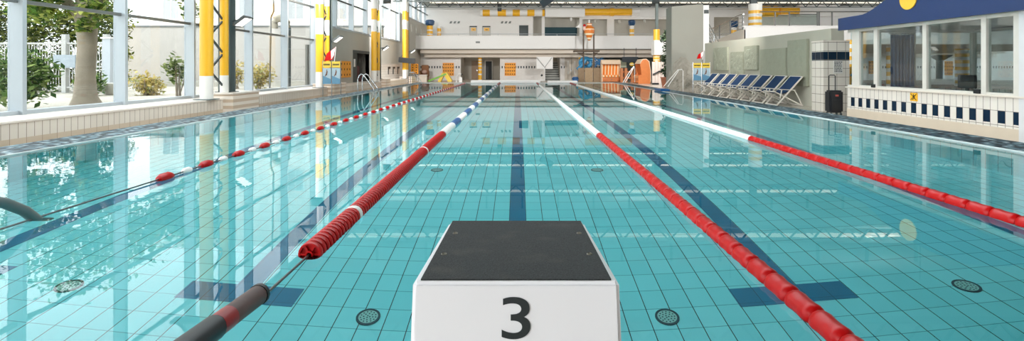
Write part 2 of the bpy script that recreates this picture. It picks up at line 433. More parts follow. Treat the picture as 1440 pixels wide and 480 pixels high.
# twin-pipe lattice columns, with the grey steel posts and flood lamps behind them
YL, WHT = (238, 178, 38), (232, 228, 222)
cols = [(12.0, [.98, 9], 'nearest to the camera, in front of the tall windows', 0), (18.85, [1.0, 2.43, 3.03, 3.58], 'second from the camera, beside the rescue board', 0),
        (26.0, [1.0, 3.04, 3.66, 4.23], 'third from the camera, beside the dark doorway', 0), (33.0, [1.0, 3.7, 4.3, 4.9], 'farthest from the camera, behind the hanging black board', 0)]
lamp_white = mat('lamp_glass', (240, 240, 235), .3, emit=(255, 250, 240), estr=2.5)
for y, lv, where, _ in cols:
    x = -7.5
    pm = stripes('column_paint', lv, WHT, YL)
    t = thing('lattice_column', 'yellow and white twin pipe lattice column, ' + where, 'column', (x, y, .4), 'lattice columns along the window side')
    B().lathe([(.145, .405), (.145, 6.4)], (x, y, 0), n=24).build('pipe', pm, t, True)
    B().lathe([(.1, .405), (.1, 6.4)], (x, y+.72, 0), n=20).build('pipe', pm, t, True)
    b = B(); z = .7; k = 0
    while z < 6.2:
        b.bar((x, y+.1, z if k % 2 else z+.42), (x, y+.68, z+.42 if k % 2 else z), .035, .045); z += .42; k += 1
    b.build('lattice', steel_dark, t)
    B().box(x-.2, x+.2, y-.2, y+.2, .405, .425).build('base_plate', steel_paint, t)
    # I-section post
    px_, py_ = -7.58, y+.98
    t = thing('steel_post', 'grey steel post beside the yellow lattice column ' + where.split(',')[0], 'post', (px_, py_, .5), 'grey steel posts along the window side')
    b = B(); b.box(px_-.02, px_+.02, py_-.12, py_+.12, .545, 5.6); b.box(px_-.14, px_+.14, py_-.15, py_-.12, .545, 5.6); b.box(px_-.14, px_+.14, py_+.12, py_+.15, .545, 5.6)
    b.build('post_shaft', steel_paint, t)
    B().box(px_-.2, px_+.2, py_-.2, py_+.2, .535, .56).build('base_plate', steel_dark, t)
    zl = {12.0: 2.38, 18.85: 2.3, 26.0: 2.2, 33.0: 2.25}[y]
    l = thing('flood_lamp', 'square flood lamp on the steel post ' + where.split(',')[0], 'lamp', (px_+.14, py_, zl), 'flood lamps on the steel posts')
    c = Vector((px_+.42, py_, zl)); u = Vector((.8, 0, .6)); n = Vector((.6, 0, -.8)); v = Vector((0, 1, 0))
    def q(a, bb, d): return c + u*a + v*bb + n*d
    hx = B().hexa([q(-.17, -.17, -.06), q(.17, -.17, -.06), q(.17, .17, -.06), q(-.17, .17, -.06)], [q(-.2, -.2, .02), q(.2, -.2, .02), q(.2, .2, .02), q(-.2, .2, .02)])
    hx.build('housing', dark_grey, l)
    B().hexa([q(-.16, -.16, .02), q(.16, -.16, .02), q(.16, .16, .02), q(-.16, .16, .02)], [q(-.16, -.16, .026), q(.16, -.16, .026), q(.16, .16, .026), q(-.16, .16, .026)]).build('lamp_panel', lamp_white, l)
    B().bar((px_+.145, py_, zl), (px_+.36, py_, zl+.04), .05, .05).build('bracket', dark_grey, l)
p = at(319, 88, 12.8)
t = thing('call_box', 'small yellow call box on the nearest grey steel post', 'box', p)
B().box(p.x-.05, p.x+.05, p.y-.05, p.y-.01, p.z-.12, p.z+.12).build('casing', yellow, t, bevel=.015)
B().box(p.x-.025, p.x+.025, p.y-.06, p.y-.05, p.z-.06, p.z+.05).build('symbol', black, t)

# ------------------------------------------------------------------ roof
ceil_m = mat('ceiling_panels', (140, 146, 142), .8)
strip_m = mat('strip_light', (240, 235, 220), .5, emit=(255, 244, 222), estr=1.0)
zb = {-2.0: 5.45, 5.1: 5.45, 12.0: 5.45, 18.9: 5.42, 26.0: 5.5, 33.2: 5.55, 40.3: 6.0}
ZC = 6.75
# solid roof bays with glazed openings: near one added unseen for daylight, frosted one by the far wall
open_y = [(5.6, 11.2), (41.2, 45.2)]
RX = lambda a: 6.0 if a < 20 else 30.0
cb_ = B(); y = -14
for a, c in open_y + [(50, 50)]:
    cb_.box(-8.6, 60, y, a, ZC, ZC+.2)
    if c > a: cb_.box(-8.6, -7.2, a, c, ZC, ZC+.2); cb_.box(RX(a), 60, a, c, ZC, ZC+.2)
    y = c
struct(cb_.build('ceiling', ceil_m))
clear = glass_mat('added_rooflight_glass', (.9, .93, .93), .6)
frost = glass_mat('frosted_rooflight', (.22, .21, .19), .3)
for i, (a, c) in enumerate(open_y):
    w = B()
    for xx in [-7.2 + 1.86*k for k in range(21)]:
        if xx < RX(a): w.box(xx-.05, xx+.05, a, c, ZC, ZC+.12)
    w.box(-7.2, RX(a), a, a+.05, ZC, ZC+.12); w.box(-7.2, RX(a), c-.05, c, ZC, ZC+.12)
    o = struct(w.build('window_%d' % (30+i), alu_grey))
    B().box(-7.2, RX(a), a, c, ZC+.14, ZC+.15).build('pane', clear if a < 14 else frost, o)
for k, (y, z) in enumerate(zb.items()):
    o = B(); o.box(-8.3, 34, y-.13, y+.13, z, z+.05)
    tr = struct(o.build('roof_beam_%d' % (k+1), steel_paint))
    B().box(-8.3, 34, y-.1, y+.1, z+.52, z+.6).build('top_chord', steel_paint, tr)
    w = B(); x = -8.2
    while x < 33:
        w.bar((x, y, z+.05), (x+.45, y, z+.55), .05, .05); w.bar((x+.45, y, z+.55), (x+.9, y, z+.05), .05, .05); x += .9
    w.build('web', steel_dark, tr)
    w = B()
    for xx in [-7.2 + 1.86*k for k in range(21)]: w.box(xx-.04, xx+.04, y-.04, y+.04, z+.6, ZC)
    w.build('hanger', steel_dark, tr)
    if y < 15: continue
    w = B()
    for xx in [-7.2 + 1.86*k for k in range(20)]: w.box(xx+.06, xx+1.80, y+.12, y+.42, z+.40, z+.46)
    w.build('strip_light', strip_m, tr)
# hall floodlights hung under the roof beams, aimed at the far end; centre and right hall ones added for light
FL = None
lamp_lens = mat('floodlight_lens', (250, 248, 240), .3, emit=(255, 250, 240), estr=3)
for (x, y, z, lab) in ((-7.0, 17.4, 4.07, 'hall floodlight on a drop rod on the window side, nearest pair'), (7.4, 17.4, 4.07, 'hall floodlight on a drop rod on the right side, nearest pair'),
                     (-7.0, 26.7, 4.75, 'hall floodlight on a drop rod on the window side, second pair'), (7.4, 26.7, 4.75, 'hall floodlight on a drop rod on the right side, second pair'),
                     (0.2, 8.2, 5.0, 'added floodlight on a drop rod over the pool centre'), (14.0, 17.4, 4.6, 'added floodlight on a drop rod over the right hall')):
    t = thing('hall_floodlight', lab, 'lamp', (x, y, z), 'hall floodlights under the roof')
    c = Vector((x, y, z)); d = Vector((-.12*(1 if x > 0 else -1)*(abs(x) > 1), .93, -.25)).normalized(); u = Vector((1, 0, 0)); u = (u - d*u.dot(d)).normalized(); v = d.cross(u)
    B().hexa([c-u*.14-v*.1-d*.16, c+u*.14-v*.1-d*.16, c+u*.14+v*.1-d*.16, c-u*.14+v*.1-d*.16], [c-u*.22-v*.17, c+u*.22-v*.17, c+u*.22+v*.17, c-u*.22+v*.17]).build('housing', dark_grey, t)
    B().hexa([c-u*.2-v*.15, c+u*.2-v*.15, c+u*.2+v*.15, c-u*.2+v*.15], [c-u*.2-v*.15+d*.01, c+u*.2-v*.15+d*.01, c+u*.2+v*.15+d*.01, c-u*.2+v*.15+d*.01]).build('lens', lamp_lens, t)
    B().tube([c-d*.08+Vector((0, 0, .1)), (x, y-.08, ZC)], .015, 6).build('drop_rod', steel_dark, t)
    L = bpy.data.lights.new('floodlight', 'AREA'); L.shape = 'RECTANGLE'; L.size = .4; L.size_y = .3; L.energy = FLOOD*(.5 if abs(x) < 1 else .6 if y < 20 else 1.4); L.color = (1, .985, .965)
    lo_ = bpy.data.objects.new('floodlight_beam', L); COL.objects.link(lo_); lo_.parent = t; lo_.location = d*.03; lo_.rotation_euler = d.to_track_quat('-Z', 'Y').to_euler()
sbox('wall_near', white, -8.5, 60, -14.2, -14, -.2, 6.95)

# ------------------------------------------------------------------ starting block
def zs(y): return .68 - .0874*(y-1.2)
blk = thing('starting_block', 'white starting block with black anti-slip top and the number 3', 'starting block', (0, 1.5, .29))
xc = -.004
b = B()
def ring(z0, y0, y1, hw): return [(xc-hw, y0, z0), (xc+hw, y0, z0), (xc+hw, y1, z0), (xc-hw, y1, z0)]
lo = ring(.29, 1.19, 1.44, .275)
hi = [(xc-.25, 1.2, zs(1.2)), (xc+.25, 1.2, zs(1.2)), (xc+.25, 1.855, zs(1.855)), (xc-.25, 1.855, zs(1.855))]
md = [(xc-.256, 1.2, .52), (xc+.256, 1.2, .52), (xc+.256, 1.85, .50), (xc-.256, 1.85, .50)]
a_ = [b.bm.verts.new(p) for p in lo]; m_ = [b.bm.verts.new(p) for p in md]; h_ = [b.bm.verts.new(p) for p in hi]
b.bm.faces.new(a_[::-1]); b.bm.faces.new(h_)
for g, h in ((a_, m_), (m_, h_)):
    for i in range(4): b.bm.faces.new((g[i], g[(i+1) % 4], h[(i+1) % 4], h[i]))
b.build('body', mat('moulded_white', (234, 232, 234), .35, vary=.015), blk, True, bevel=.009)
# rough black top with fine speckle
pm, nt, bs = nodes_of('anti_slip_pad')
tc = nt.nodes.new('ShaderNodeTexCoord')
n1 = nt.nodes.new('ShaderNodeTexNoise'); n1.inputs['Scale'].default_value = 260; n1.inputs['Detail'].default_value = 2
n2 = nt.nodes.new('ShaderNodeTexNoise'); n2.inputs['Scale'].default_value = 9; n2.inputs['Detail'].default_value = 5
for n in (n1, n2): nt.links.new(tc.outputs['Object'], n.inputs['Vector'])
cr = nt.nodes.new('ShaderNodeValToRGB'); cr.color_ramp.elements[0].position = .35; cr.color_ramp.elements[0].color = lin((4, 6, 7)); cr.color_ramp.elements[1].position = .72; cr.color_ramp.elements[1].color = lin((46, 50, 50))
nt.links.new(n1.outputs['Fac'], cr.inputs[0])
cr2 = nt.nodes.new('ShaderNodeValToRGB'); cr2.color_ramp.elements[0].position = .55; cr2.color_ramp.elements[0].color = (0, 0, 0, 1); cr2.color_ramp.elements[1].position = .8
cr2.color_ramp.elements[1].color = (.35, .35, .35, 1)
nt.links.new(n2.outputs['Fac'], cr2.inputs[0])
nt.links.new(mixc(nt, cr2.outputs[0], cr.outputs[0], lin((84, 76, 66))), bs.inputs['Base Color'])
bs.inputs['Roughness'].default_value = .85
bp = nt.nodes.new('ShaderNodeBump'); bp.inputs['Strength'].default_value = .5; bp.inputs['Distance'].default_value = .003
nt.links.new(n1.outputs['Fac'], bp.inputs['Height']); nt.links.new(bp.outputs['Normal'], bs.inputs['Normal'])
e = .0035; ya, yb = 1.213, 1.853
pad = B().hexa([(xc-.232, ya, zs(ya)-.001), (xc+.232, ya, zs(ya)-.001), (xc+.238, yb, zs(yb)-.001), (xc-.238, yb, zs(yb)-.001)],
               [(xc-.232, ya, zs(ya)+e), (xc+.232, ya, zs(ya)+e), (xc+.238, yb, zs(yb)+e), (xc-.238, yb, zs(yb)+e)]).build('anti_slip_pad', pm, blk)
for x, y in ((-.208, 1.66), (.205, 1.66), (-.21, 1.42), (.205, 1.42)):
    b = B().lathe([(.0085, 0), (.0085, .003), (.006, .0045), (.0055, .002), (.001, .002)], (x, y, zs(y)+e-.001), n=16)
    b.build('bolt', mat('dull_bolt', (120, 116, 104), .4, .7), blk, True)
cu = bpy.data.curves.new('digit', 'FONT'); cu.body = '3'; cu.size = .1405; cu.align_x = 'CENTER'; cu.extrude = .0012; cu.offset = .0006
tmp = bpy.data.objects.new('digit_source', cu); COL.objects.link(tmp)
dg = bpy.context.evaluated_depsgraph_get()
me = bpy.data.meshes.new_from_object(tmp.evaluated_get(dg)); bpy.data.objects.remove(tmp)
me.materials.clear(); me.materials.append(mat('numeral_black', (34, 40, 42), .5))
xs_ = [v.co.x for v in me.vertices]; ys_ = [v.co.y for v in me.vertices]
mx_, my_ = (min(xs_)+max(xs_))/2, (min(ys_)+max(ys_))/2; sxx = .0695/(max(xs_)-min(xs_)); syy = .101/(max(ys_)-min(ys_))
for v in me.vertices: v.co.x = (v.co.x-mx_)*sxx; v.co.y = (v.co.y-my_)*syy
o = bpy.data.objects.new('numeral', me); COL.objects.link(o); o.parent = blk
o.rotation_euler = (R(90), 0, 0); o.location = Vector((xc, 1.199, .594)) - Vector((0, 1.5, .29))

# ------------------------------------------------------------------ lane ropes
def disc_mesh(name, r, w, m):
    b = B()
    b.lathe([(r*.80, -w*.5), (r*.95, -w*.5), (r, -w*.2), (r, w*.2), (r*.95, w*.5), (r*.80, w*.5)], (0, 0, 0), 'y', 18, True)
    b.lathe([(.012, -w*.7), (.02, -w*.7), (.02, w*.7), (.012, w*.7)], (0, 0, 0), 'y', 10, True)
    for k in range(6):
        a = 2*math.pi*k/6
        b.bar((.016*math.cos(a), 0, .016*math.sin(a)), (r*.86*math.cos(a), 0, r*.86*math.sin(a)), .008, w*.9, (0, 1, 0))
    b.lathe([(.02, -w*.1), (r*.82, -w*.1), (r*.82, w*.1), (.02, w*.1)], (0, 0, 0), 'y', 18, True)
    return b
def barrel(b, r, L, o=(0, 0, 0)):
    h = L/2
    return b.lathe([(.012, -h), (r*.72, -h), (r*.95, -h*.86), (r, -h*.6), (r*.93, -h*.2), (r*.93, h*.2), (r, h*.6), (r*.95, h*.86), (r*.72, h), (.012, h)], o, 'y', 14)
def mesh_of(b, m, smooth=True):
    o = b.build('proto', m, None, smooth); me = o.data; bpy.data.objects.remove(o); return me
white_fl = mat('white_float', (232, 230, 226), .3, vary=.03)
def rope(name_label, x, floats, protos, cable_from, cable_to, zc=.288):
    t = thing('lane_rope', name_label, 'lane rope', (x, floats[0][0], 0), 'lane ropes across the pool')
    B().tube([(x, cable_from, zc), (x, cable_to, zc)], .006, 6).build('cable', cable_m, t)
    rest = {}
    for i, (y, key) in enumerate(floats):
        if i < 97:
            o = bpy.data.objects.new('float', protos[key][0]); COL.objects.link(o); o.parent = t; o.location = (0, y-floats[0][0], zc)
        else: rest.setdefault(key, []).append(y)
    bb = None
    me_all = bmesh.new(); mats_ = []
    for key, ys in rest.items():
        if protos[key][1] not in mats_: mats_.append(protos[key][1])
        idx = mats_.index(protos[key][1])
        for y in ys:
            n0 = len(me_all.verts); f0 = len(me_all.faces)
            me_all.from_mesh(protos[key][0]); me_all.verts.ensure_lookup_table(); me_all.faces.ensure_lookup_table()
            for v in me_all.verts[n0:]: v.co += Vector((0, y-floats[0][0], zc))
            for f in me_all.faces[f0:]: f.material_index = idx
    if rest:
        me = bpy.data.meshes.new('far_floats'); me_all.to_mesh(me)
        for m in mats_: me.materials.append(m)
        o = bpy.data.objects.new('far_floats', me); COL.objects.link(o); o.parent = t; o['kind'] = 'stuff'
    me_all.free()
    return t
dr_ = mesh_of(disc_mesh('d', .058, .033, red), red); dw_ = mesh_of(disc_mesh('d', .058, .046, white_fl), white_fl)
def seg_disc(m, L=.24): 
    b = B(); n = 6
    prof = []
    for k in range(n):
        y = -L/2 + L*k/n
        prof += [(.045, y), (.058, y+.005), (.058, y+L/n-.007), (.045, y+L/n-.002)]
    return mesh_of(b.lathe(prof, (0, 0, 0), 'y', 14), m)
sw, sb, sr = seg_disc(white_fl), seg_disc(bluep), seg_disc(redm)
PA = {'r': (dr_, red), 'w': (dw_, white_fl), 'W': (sw, white_fl), 'B': (sb, bluep), 'R': (sr, redm)}
fl = []; y = 2.43
while y < 6.65:
    ring_w = abs(y-3.065) < .023 or abs(y-5.33) < .023
    fl.append((y, 'w' if ring_w else 'r')); y += .0445
y = 6.8
while y < Y1-.2:
    k = int((y-6.66)/.92)
    fl.append((y, 'R' if y > 24.4 else ('W' if k % 2 == 0 else 'B'))); y += .248
rope('red disc lane rope left of the starting block, blue and white farther out', -1.01, fl, PA, Y0, Y1)
# tensioning sleeve at its near end
t = thing('rope_sleeve', 'red and black padded sleeve at the near end of the left rope', 'rope sleeve', (-1.01, 1.7, ZW))
p0, p1 = Vector((-1.018, 1.38, .345)), Vector((-1.01, 1.95, .31)); dv = p1-p0
B().tube([p0+dv*.0, p0+dv*.5], .042, 14).build('grip', black, t, True)
B().tube([p0+dv*.5, p0+dv*.97], .038, 14).build('padding', mat('worn_sleeve', (84, 62, 58), .6, vary=.4, scale=14), t, True)
B().tube([p0+dv*.97, p1], .041, 14).build('end_ring', black, t, True)
B().tube([p0+dv*.51, p0+dv*.64], .039, 14).build('red_band', redm, t, True)
brl_r = mesh_of(barrel(B(), .046, .157), red); brl_w = mesh_of(barrel(B(), .046, .157), white_fl); brl_R = mesh_of(barrel(B(), .046, .157), redm)
PB = {'r': (brl_r, red), 'W': (brl_w, white_fl), 'R': (brl_R, redm)}
def brl(y0, yr): return [(y0+.16*k, 'r' if y0+.16*k < yr else ('R' if y0+.16*k > 24.6 else 'W')) for k in range(int((Y1-.2-y0)/.16))]
rope('red barrel lane rope right of the starting block, white farther out', 1.08, brl(1.55, 6.52), PB, Y0, Y1)
rope('red and white lane rope nearest to the right pool edge', 2.935, brl(1.55, 6.2), PB, Y0, Y1)
olive = lambda r, L, m: mesh_of(B().lathe([(.008, -L/2), (r*.7, -L*.45), (r, -L*.22), (r, L*.22), (r*.7, L*.45), (.008, L/2)], (0, 0, 0), 'y', 12), m)
PD = {'r': (olive(.04, .16, red), red), 'w': (olive(.03, .105, white_fl), white_fl)}
fl = []; y = 4.08
while y < Y1-.5: fl += [(y, 'r'), (y+.268, 'w')]; y += .536
rope('thin lane rope with spaced red and white floats nearest the windows', -2.89, fl, PD, Y0, Y1, .292)
# bent grey tube where that rope is fixed
t = tag(B().tube([(-2.905, 3.08, .18), (-2.905, 3.0, .28), (-2.905, 2.93, .352), (-2.91, 2.82, .428), (-2.92, 2.67, .49), (-2.94, 2.44, .544), (-2.96, 2.08, .568), (-2.975, 1.5, .48), (-2.975, 1.3, .28)], .03, 12).build('grab_tube', mat('grey_tube', (96, 112, 112), .4), None, True),
        'bent grey tube dipping into the water at the near left', 'tube')
# ------------------------------------------------------------------ outside, beyond the left windows
rng = random.Random(7)
paving = mat('courtyard_paving', (178, 171, 158), .9, vary=.12, scale=1.5)
struct(B().box(-60, -8.5, -12, 70, -.2, -.02).build('ground', paving))
ext_w = mat('courtyard_render', (186, 180, 173), .9, vary=.04, scale=.6)
o = sbox('wall_courtyard', ext_w, -26, -8.7, 32, 32.3, -.02, 3.75); B().box(-26, -8.65, 31.95, 32.35, 3.75, 3.86).build('coping', alu_grey, o)
tag(B().box(-24.2, -8.8, 30.8, 31.9, -.02, .32).build('planter_kerb', mat('planter_stone', (188, 184, 174), .9)), 'low pale stone planter along the courtyard wall', 'planter')
# apartment house beyond the wall
hs = thing('apartment_house', 'pale apartment house beyond the courtyard wall with shuttered windows', 'building', (-18, 46, 0))
B().box(-34, -9.5, 46, 52, 0, 16).build('facade', mat('house_render', (232, 224, 216), .9, vary=.03), hs)
for wx in (-32, -28.5, -25, -20.5, -16.5, -12.5):
    for wz in (5.6, 9.0):
        wf = B(); wf.box(wx-.8, wx+.8, 45.9, 46.02, wz-.1, wz); wf.box(wx-.8, wx-.7, 45.93, 46.02, wz, wz+1.8); wf.box(wx+.7, wx+.8, 45.93, 46.02, wz, wz+1.8); wf.box(wx-.04, wx+.04, 45.93, 46.02, wz, wz+1.8)
        f = wf.build('window', white, hs)
        B().box(wx-.7, wx+.7, 45.97, 46.02, wz, wz+1.8).build('pane', mat('house_glass', (170, 172, 172), .2) if 'house_glass' not in MATS else MATS['house_glass'], f)
# white railing fence
fc = thing('railing_fence', 'white upright bar fence behind the big tree', 'fence', (-20, 23, 0))
b = B()
for i in range(50):
    x = -24.7 + .125*i; b.box(x-.017, x+.017, 22.993, 23.007, .1, 2.28)
b.build('bars', mat('fence_paint', (172, 172, 168), .6), fc)
b = B()
for z in (.25, 1.2, 2.28): b.box(-24.8, -18.5, 22.95, 23.05, z-.04, z+.04)
b.build('rails', MATS['fence_paint'], fc)
for x in (-23.1, -20.9, -19.0): B().box(x-.1, x+.1, 22.9, 23.1, 0, 2.7).build('post', MATS['fence_paint'], fc)
B().box(-21.35, -20.35, 22.88, 22.94, 1.15, 1.75).build('sign_plate', mat('fence_sign', (150, 160, 168), .5), fc)
g = thing('gate_post', 'grey square gate post right of the big tree', 'post', (-18.3, 22.3, 0))
B().box(-18.45, -18.1, 22.1, 22.5, 0, 2.45).build('shaft', mat('gate_grey', (176, 182, 188), .6), g); B().box(-18.5, -18.05, 22.05, 22.55, 2.45, 2.52).build('cap', white, g)
tub = B().lathe([(.32, 0), (.42, .1), (.46, .5), (.42, .52), (.36, .48), (.01, .46)], (-17.55, 21.7, -.02), n=20).build('planter_pot', mat('pot_stone', (190, 186, 178), .9), None, True)
tag(tub, 'round stone flower pot standing by the grey gate post', 'pot')
lf1 = foliage_mat('tree_leaves', [(36, 70, 30), (92, 130, 50), (156, 174, 82), (212, 212, 128)])
lf2 = foliage_mat('ivy_leaves', [(14, 28, 10), (52, 74, 26), (112, 126, 52), (178, 178, 98)])
lf3 = foliage_mat('shrub_leaves', [(44, 74, 40), (96, 126, 66), (156, 170, 104)])
lf4 = foliage_mat('warm_leaves', [(120, 112, 60), (184, 164, 92), (220, 200, 130), (150, 156, 96)])
lf5 = foliage_mat('feathery_leaves', [(84, 104, 66), (136, 150, 92), (176, 182, 128)])
bark = mat('plane_bark', (158, 146, 130), .9, vary=.3, scale=3, bump=.4, bscale=9)
# the big tree
tr = thing('plane_tree', 'big tree with pale mottled trunk outside the near left windows', 'tree', (-13.7, 15.8, 0))
b = B()
b.tube([(-13.7, 15.8, -.05), (-13.72, 15.8, .25), (-13.72, 15.8, .9), (-13.66, 15.8, 2.0), (-13.7, 15.8, 2.9), (-13.6, 15.8, 4.0)], [.44, .31, .25, .25, .30, .25], 16)
for q in ((-15.2, 15.4, 4.2), (-12.4, 15.9, 4.6), (-13.9, 16.8, 5.2), (-12.0, 15.0, 4.0)):
    b.tube([(-13.7, 15.8, 2.7), ((-13.7+q[0])/2, (15.8+q[1])/2, 3.5), q], [.2, .13, .06], 8)
b.build('trunk', bark, tr, True)
b = B()
for c, r_, n in (((-13.7, 15.6, 5.0), 2.0, 2600), ((-15.3, 15.6, 4.2), 1.2, 1100), ((-12.2, 16.0, 4.6), 1.4, 1400), ((-14.5, 15.2, 3.15), .95, 800), ((-12.9, 15.4, 2.95), .7, 520),
              ((-11.4, 16.6, 4.1), .95, 800), ((-10.6, 16.6, 4.6), 1.1, 1000), ((-13.3, 15.3, 2.45), .32, 130), ((-15.7, 16, 3.1), .6, 340), ((-10.9, 16.6, 3.05), .38, 150), ((-10.5, 16.7, 2.6), .22, 60)):
    leaves(b, rng, c, r_, n, .105, (1, .9, .8), .25)
b.build('foliage', lf1, tr, recalc=False)
# ivy hedge behind the fence, shrubs
h = thing('ivy_hedge', 'tall yellow green ivy hedge behind the white fence', 'hedge', (-21, 24.5, 0))
b = B()
for i in range(20):
    x = -29.6 + i*.52
    for z in (.6, 1.7, 2.8) + (3.6,): leaves(b, rng, (x+rng.uniform(-.2, .2), 24.6+rng.uniform(-.2, .3), z+rng.uniform(-.2, .2)), .75, 260, .11, (1, .7, 1), .3)
b.build('foliage', lf2, h, recalc=False)
def shrub(c, r_, n, size, m, label, sq=(1, 1, .9)):
    t = thing('garden_shrub', label, 'shrub', (c[0], c[1], 0), 'shrubs outside the windows')
    b = B()
    for k in range(5):
        leaves(b, rng, (c[0]+rng.uniform(-.4, .4)*r_, c[1]+rng.uniform(-.3, .3)*r_, c[2]+rng.uniform(-.3, .3)*r_), r_*.72, n//5, size, sq, .35)
    b.build('foliage', m, t, recalc=False)
    b = B()
    for k in range(7): b.tube([(c[0]+rng.uniform(-.12, .12), c[1]+rng.uniform(-.12, .12), -.05), (c[0]+rng.uniform(-.5, .5)*r_, c[1]+rng.uniform(-.5, .5)*r_, c[2]+.2*r_)], [.025, .01], 5)
    b.build('stems', bark, t, True)
    return t
shrub((-13.6, 13.6, .85), 1.05, 1500, .1, lf3, 'wide dark green shrub by the window left of the big tree')
shrub((-17.9, 20.8, .6), .75, 600, .09, lf3, 'small green shrub at the foot of the fence, farther back')
shrub((-15.9, 21.2, .5), .8, 800, .09, lf4, 'yellowish bush in front of the courtyard wall, right of the tree')
shrub((-11.35, 16.6, 1.1), .52, 260, .1, lf5, 'loose green shrub just left of the nearest yellow column', (.75, .8, 1.25))
shrub((-13.8, 26.5, .8), 1.0, 800, .1, lf4, 'round yellowish bush behind the second window right of the yellow column')
shrub((-15.6, 27.6, .8), .85, 600, .1, lf4, 'yellowish bush seen just right of the nearest steel post')
shrub((-17.6, 12.6, 1.6), 1.5, 1400, .11, lf2, 'tall light green bush in the leftmost window', (1, 1, 1.1))
# ventilation duct outside
t = thing('outdoor_duct', 'grey ventilation duct with a rounded elbow outside the window', 'duct', (-8.9, 19.0, 0))
pts = [(-9.0, 19.4, 0.0), (-9.0, 19.4, 2.72)]
B().tube(pts, .15, 16).build('riser', mat('galvanised_duct', (120, 126, 126), .45, .3), t, True)
B().tube([(-9.0, 19.4, 2.7), (-9.02, 19.4, 2.92), (-9.12, 19.4, 3.05), (-9.28, 19.4, 3.1), (-9.42, 19.4, 3.04), (-9.5, 19.4, 2.9), (-9.51, 19.4, 2.7)], .15, 16).build('elbow', mat('duct_elbow', (184, 172, 150), .5, .2), t, True)
b = B()
for z in (.8, 1.9, 2.65): b.lathe([(.15, z-.02), (.163, z-.02), (.163, z+.02), (.15, z+.02)], (-9.0, 19.4, 0), n=16, close=True)
b.build('clamp_bands', alu, t, True)
t = tag(B().tube([(-8.85, 17.95, 6), (-8.8, 17.95, 3.2), (-8.92, 18.0, 3.0), (-9.0, 18.05, .0)], .03, 8).build('downpipe', alu_grey, None, True), 'thin kinked downpipe outside the window left of the duct', 'pipe')

# ------------------------------------------------------------------ left poolside
def ladder(x, y, label, side=1, w=.5):
    t = thing('pool_ladder', label, 'ladder', (x, y, .29), 'stainless pool ladder rails')
    for yy in (y, y+w):
        pts = [(-.34, .29), (-.34, .75), (-.3, .87), (-.22, .94), (-.14, .91), (-.04, .78), (.21, .42), (.26, .25), (.27, -.45)]
        B().tube([(x+u*side, yy, v) for u, v in pts], .019, 10).build('rail', chrome, t, True)
    b = B()
    for z in (.1, -.15, -.4): b.box(x+.24*side-.03, x+.24*side+.03, y, y+w, z-.02, z+.02)
    b.build('treads', chrome, t)
    return t
ladder(XL-.03, 17.5, 'stainless pool ladder on the left pool edge, nearest one, by the dark doorway')
ladder(XL-.03, 25.6, 'stainless pool ladder on the left pool edge, under the hanging black board')
def board(name, label, x, y, w, z0, z1, zfoot, cat='sign'):
    """two-panel rescue board on posts: yellow header over a pool picture"""
    t = thing(name, label, cat, (x+w/2, y, zfoot), 'yellow headed rescue boards at the pool edge')
    for px_ in (x+.015, x+w/2, x+w-.015): B().tube([(px_, y, zfoot), (px_, y, z1+.03)], .016, 8).build('post', chrome, t, True)
    zh = z1 - (z1-z0)*.27
    for i in (0, 1):
        a = x+.03+i*(w/2-.01); c = a+w/2-.05
        B().box(a, c, y-.03, y-.01, zh, z1).build('header', mat('board_yellow', (206, 176, 62), .5), t)
        m = B(); n = 5
        for k in range(n): m.box(a+.03+(c-a-.06)*k/n, a+.03+(c-a-.06)*(k+.75)/n, y-.034, y-.03, zh+(z1-zh)*.35, zh+(z1-zh)*.62)
        m.build('lettering', black, t)
        pic = B().box(a, c, y-.03, y-.01, z0, zh-.02).build('picture', mat('pool_picture', (150, 170, 180), .5), t)
        B().prism([(a, z0), (c, z0), (c, z0+(zh-z0)*.3), (a, z0+(zh-z0)*.5)], 'y', y-.034, y-.03).build('water_area', mat('picture_blue', (84, 128, 154), .5), pic)
        f = B(); xc_ = (a+c)/2; zc_ = z0+(zh-z0)*.62
        f.blob((xc_, y-.032, zc_+.13), .025, 1, (1, .2, 1)); f.bar((xc_-.02, y-.032, zc_-.06), (xc_+.01, y-.032, zc_+.1), .05, .006, (0, 1, 0)); f.bar((xc_-.02, y-.032, zc_+.0), (xc_-.07, y-.032, zc_-.1), .025, .006, (0, 1, 0))
        f.build('figure', mat('figure_brown', (110, 74, 54), .6), pic)
    return t
board('rescue_board', 'two panel yellow headed rescue board beside the second yellow column', -7.28, 18.55, .7, .56, 1.4, .05)
def pennant(name, label, x, y, z, s):
    t = thing(name, label, 'flag', (x, y, z))
    B().tube([(x+.1*s, y, z), (x+.16*s, y, z+.62*s)], .012, 6).build('pole', white, t, True)
    B().prism([(x+.14*s, z+.6*s), (x-.2*s, z+.36*s), (x-.3*s, z+.06*s), (x+.02*s, z+.1*s), (x+.1*s, z+.3*s)], 'y', y-.012, y+.012).build('cloth', red, t)
    B().prism([(x+.13*s, z+.58*s), (x-.03*s, z+.46*s), (x-.02*s, z+.12*s), (x+.09*s, z+.3*s)], 'y', y-.016, y+.016).build('white_panel', white, t)
    return t
pennant('pennant', 'red and white pennant on a pole above the left rescue board', -6.98, 18.7, 1.36, .95)
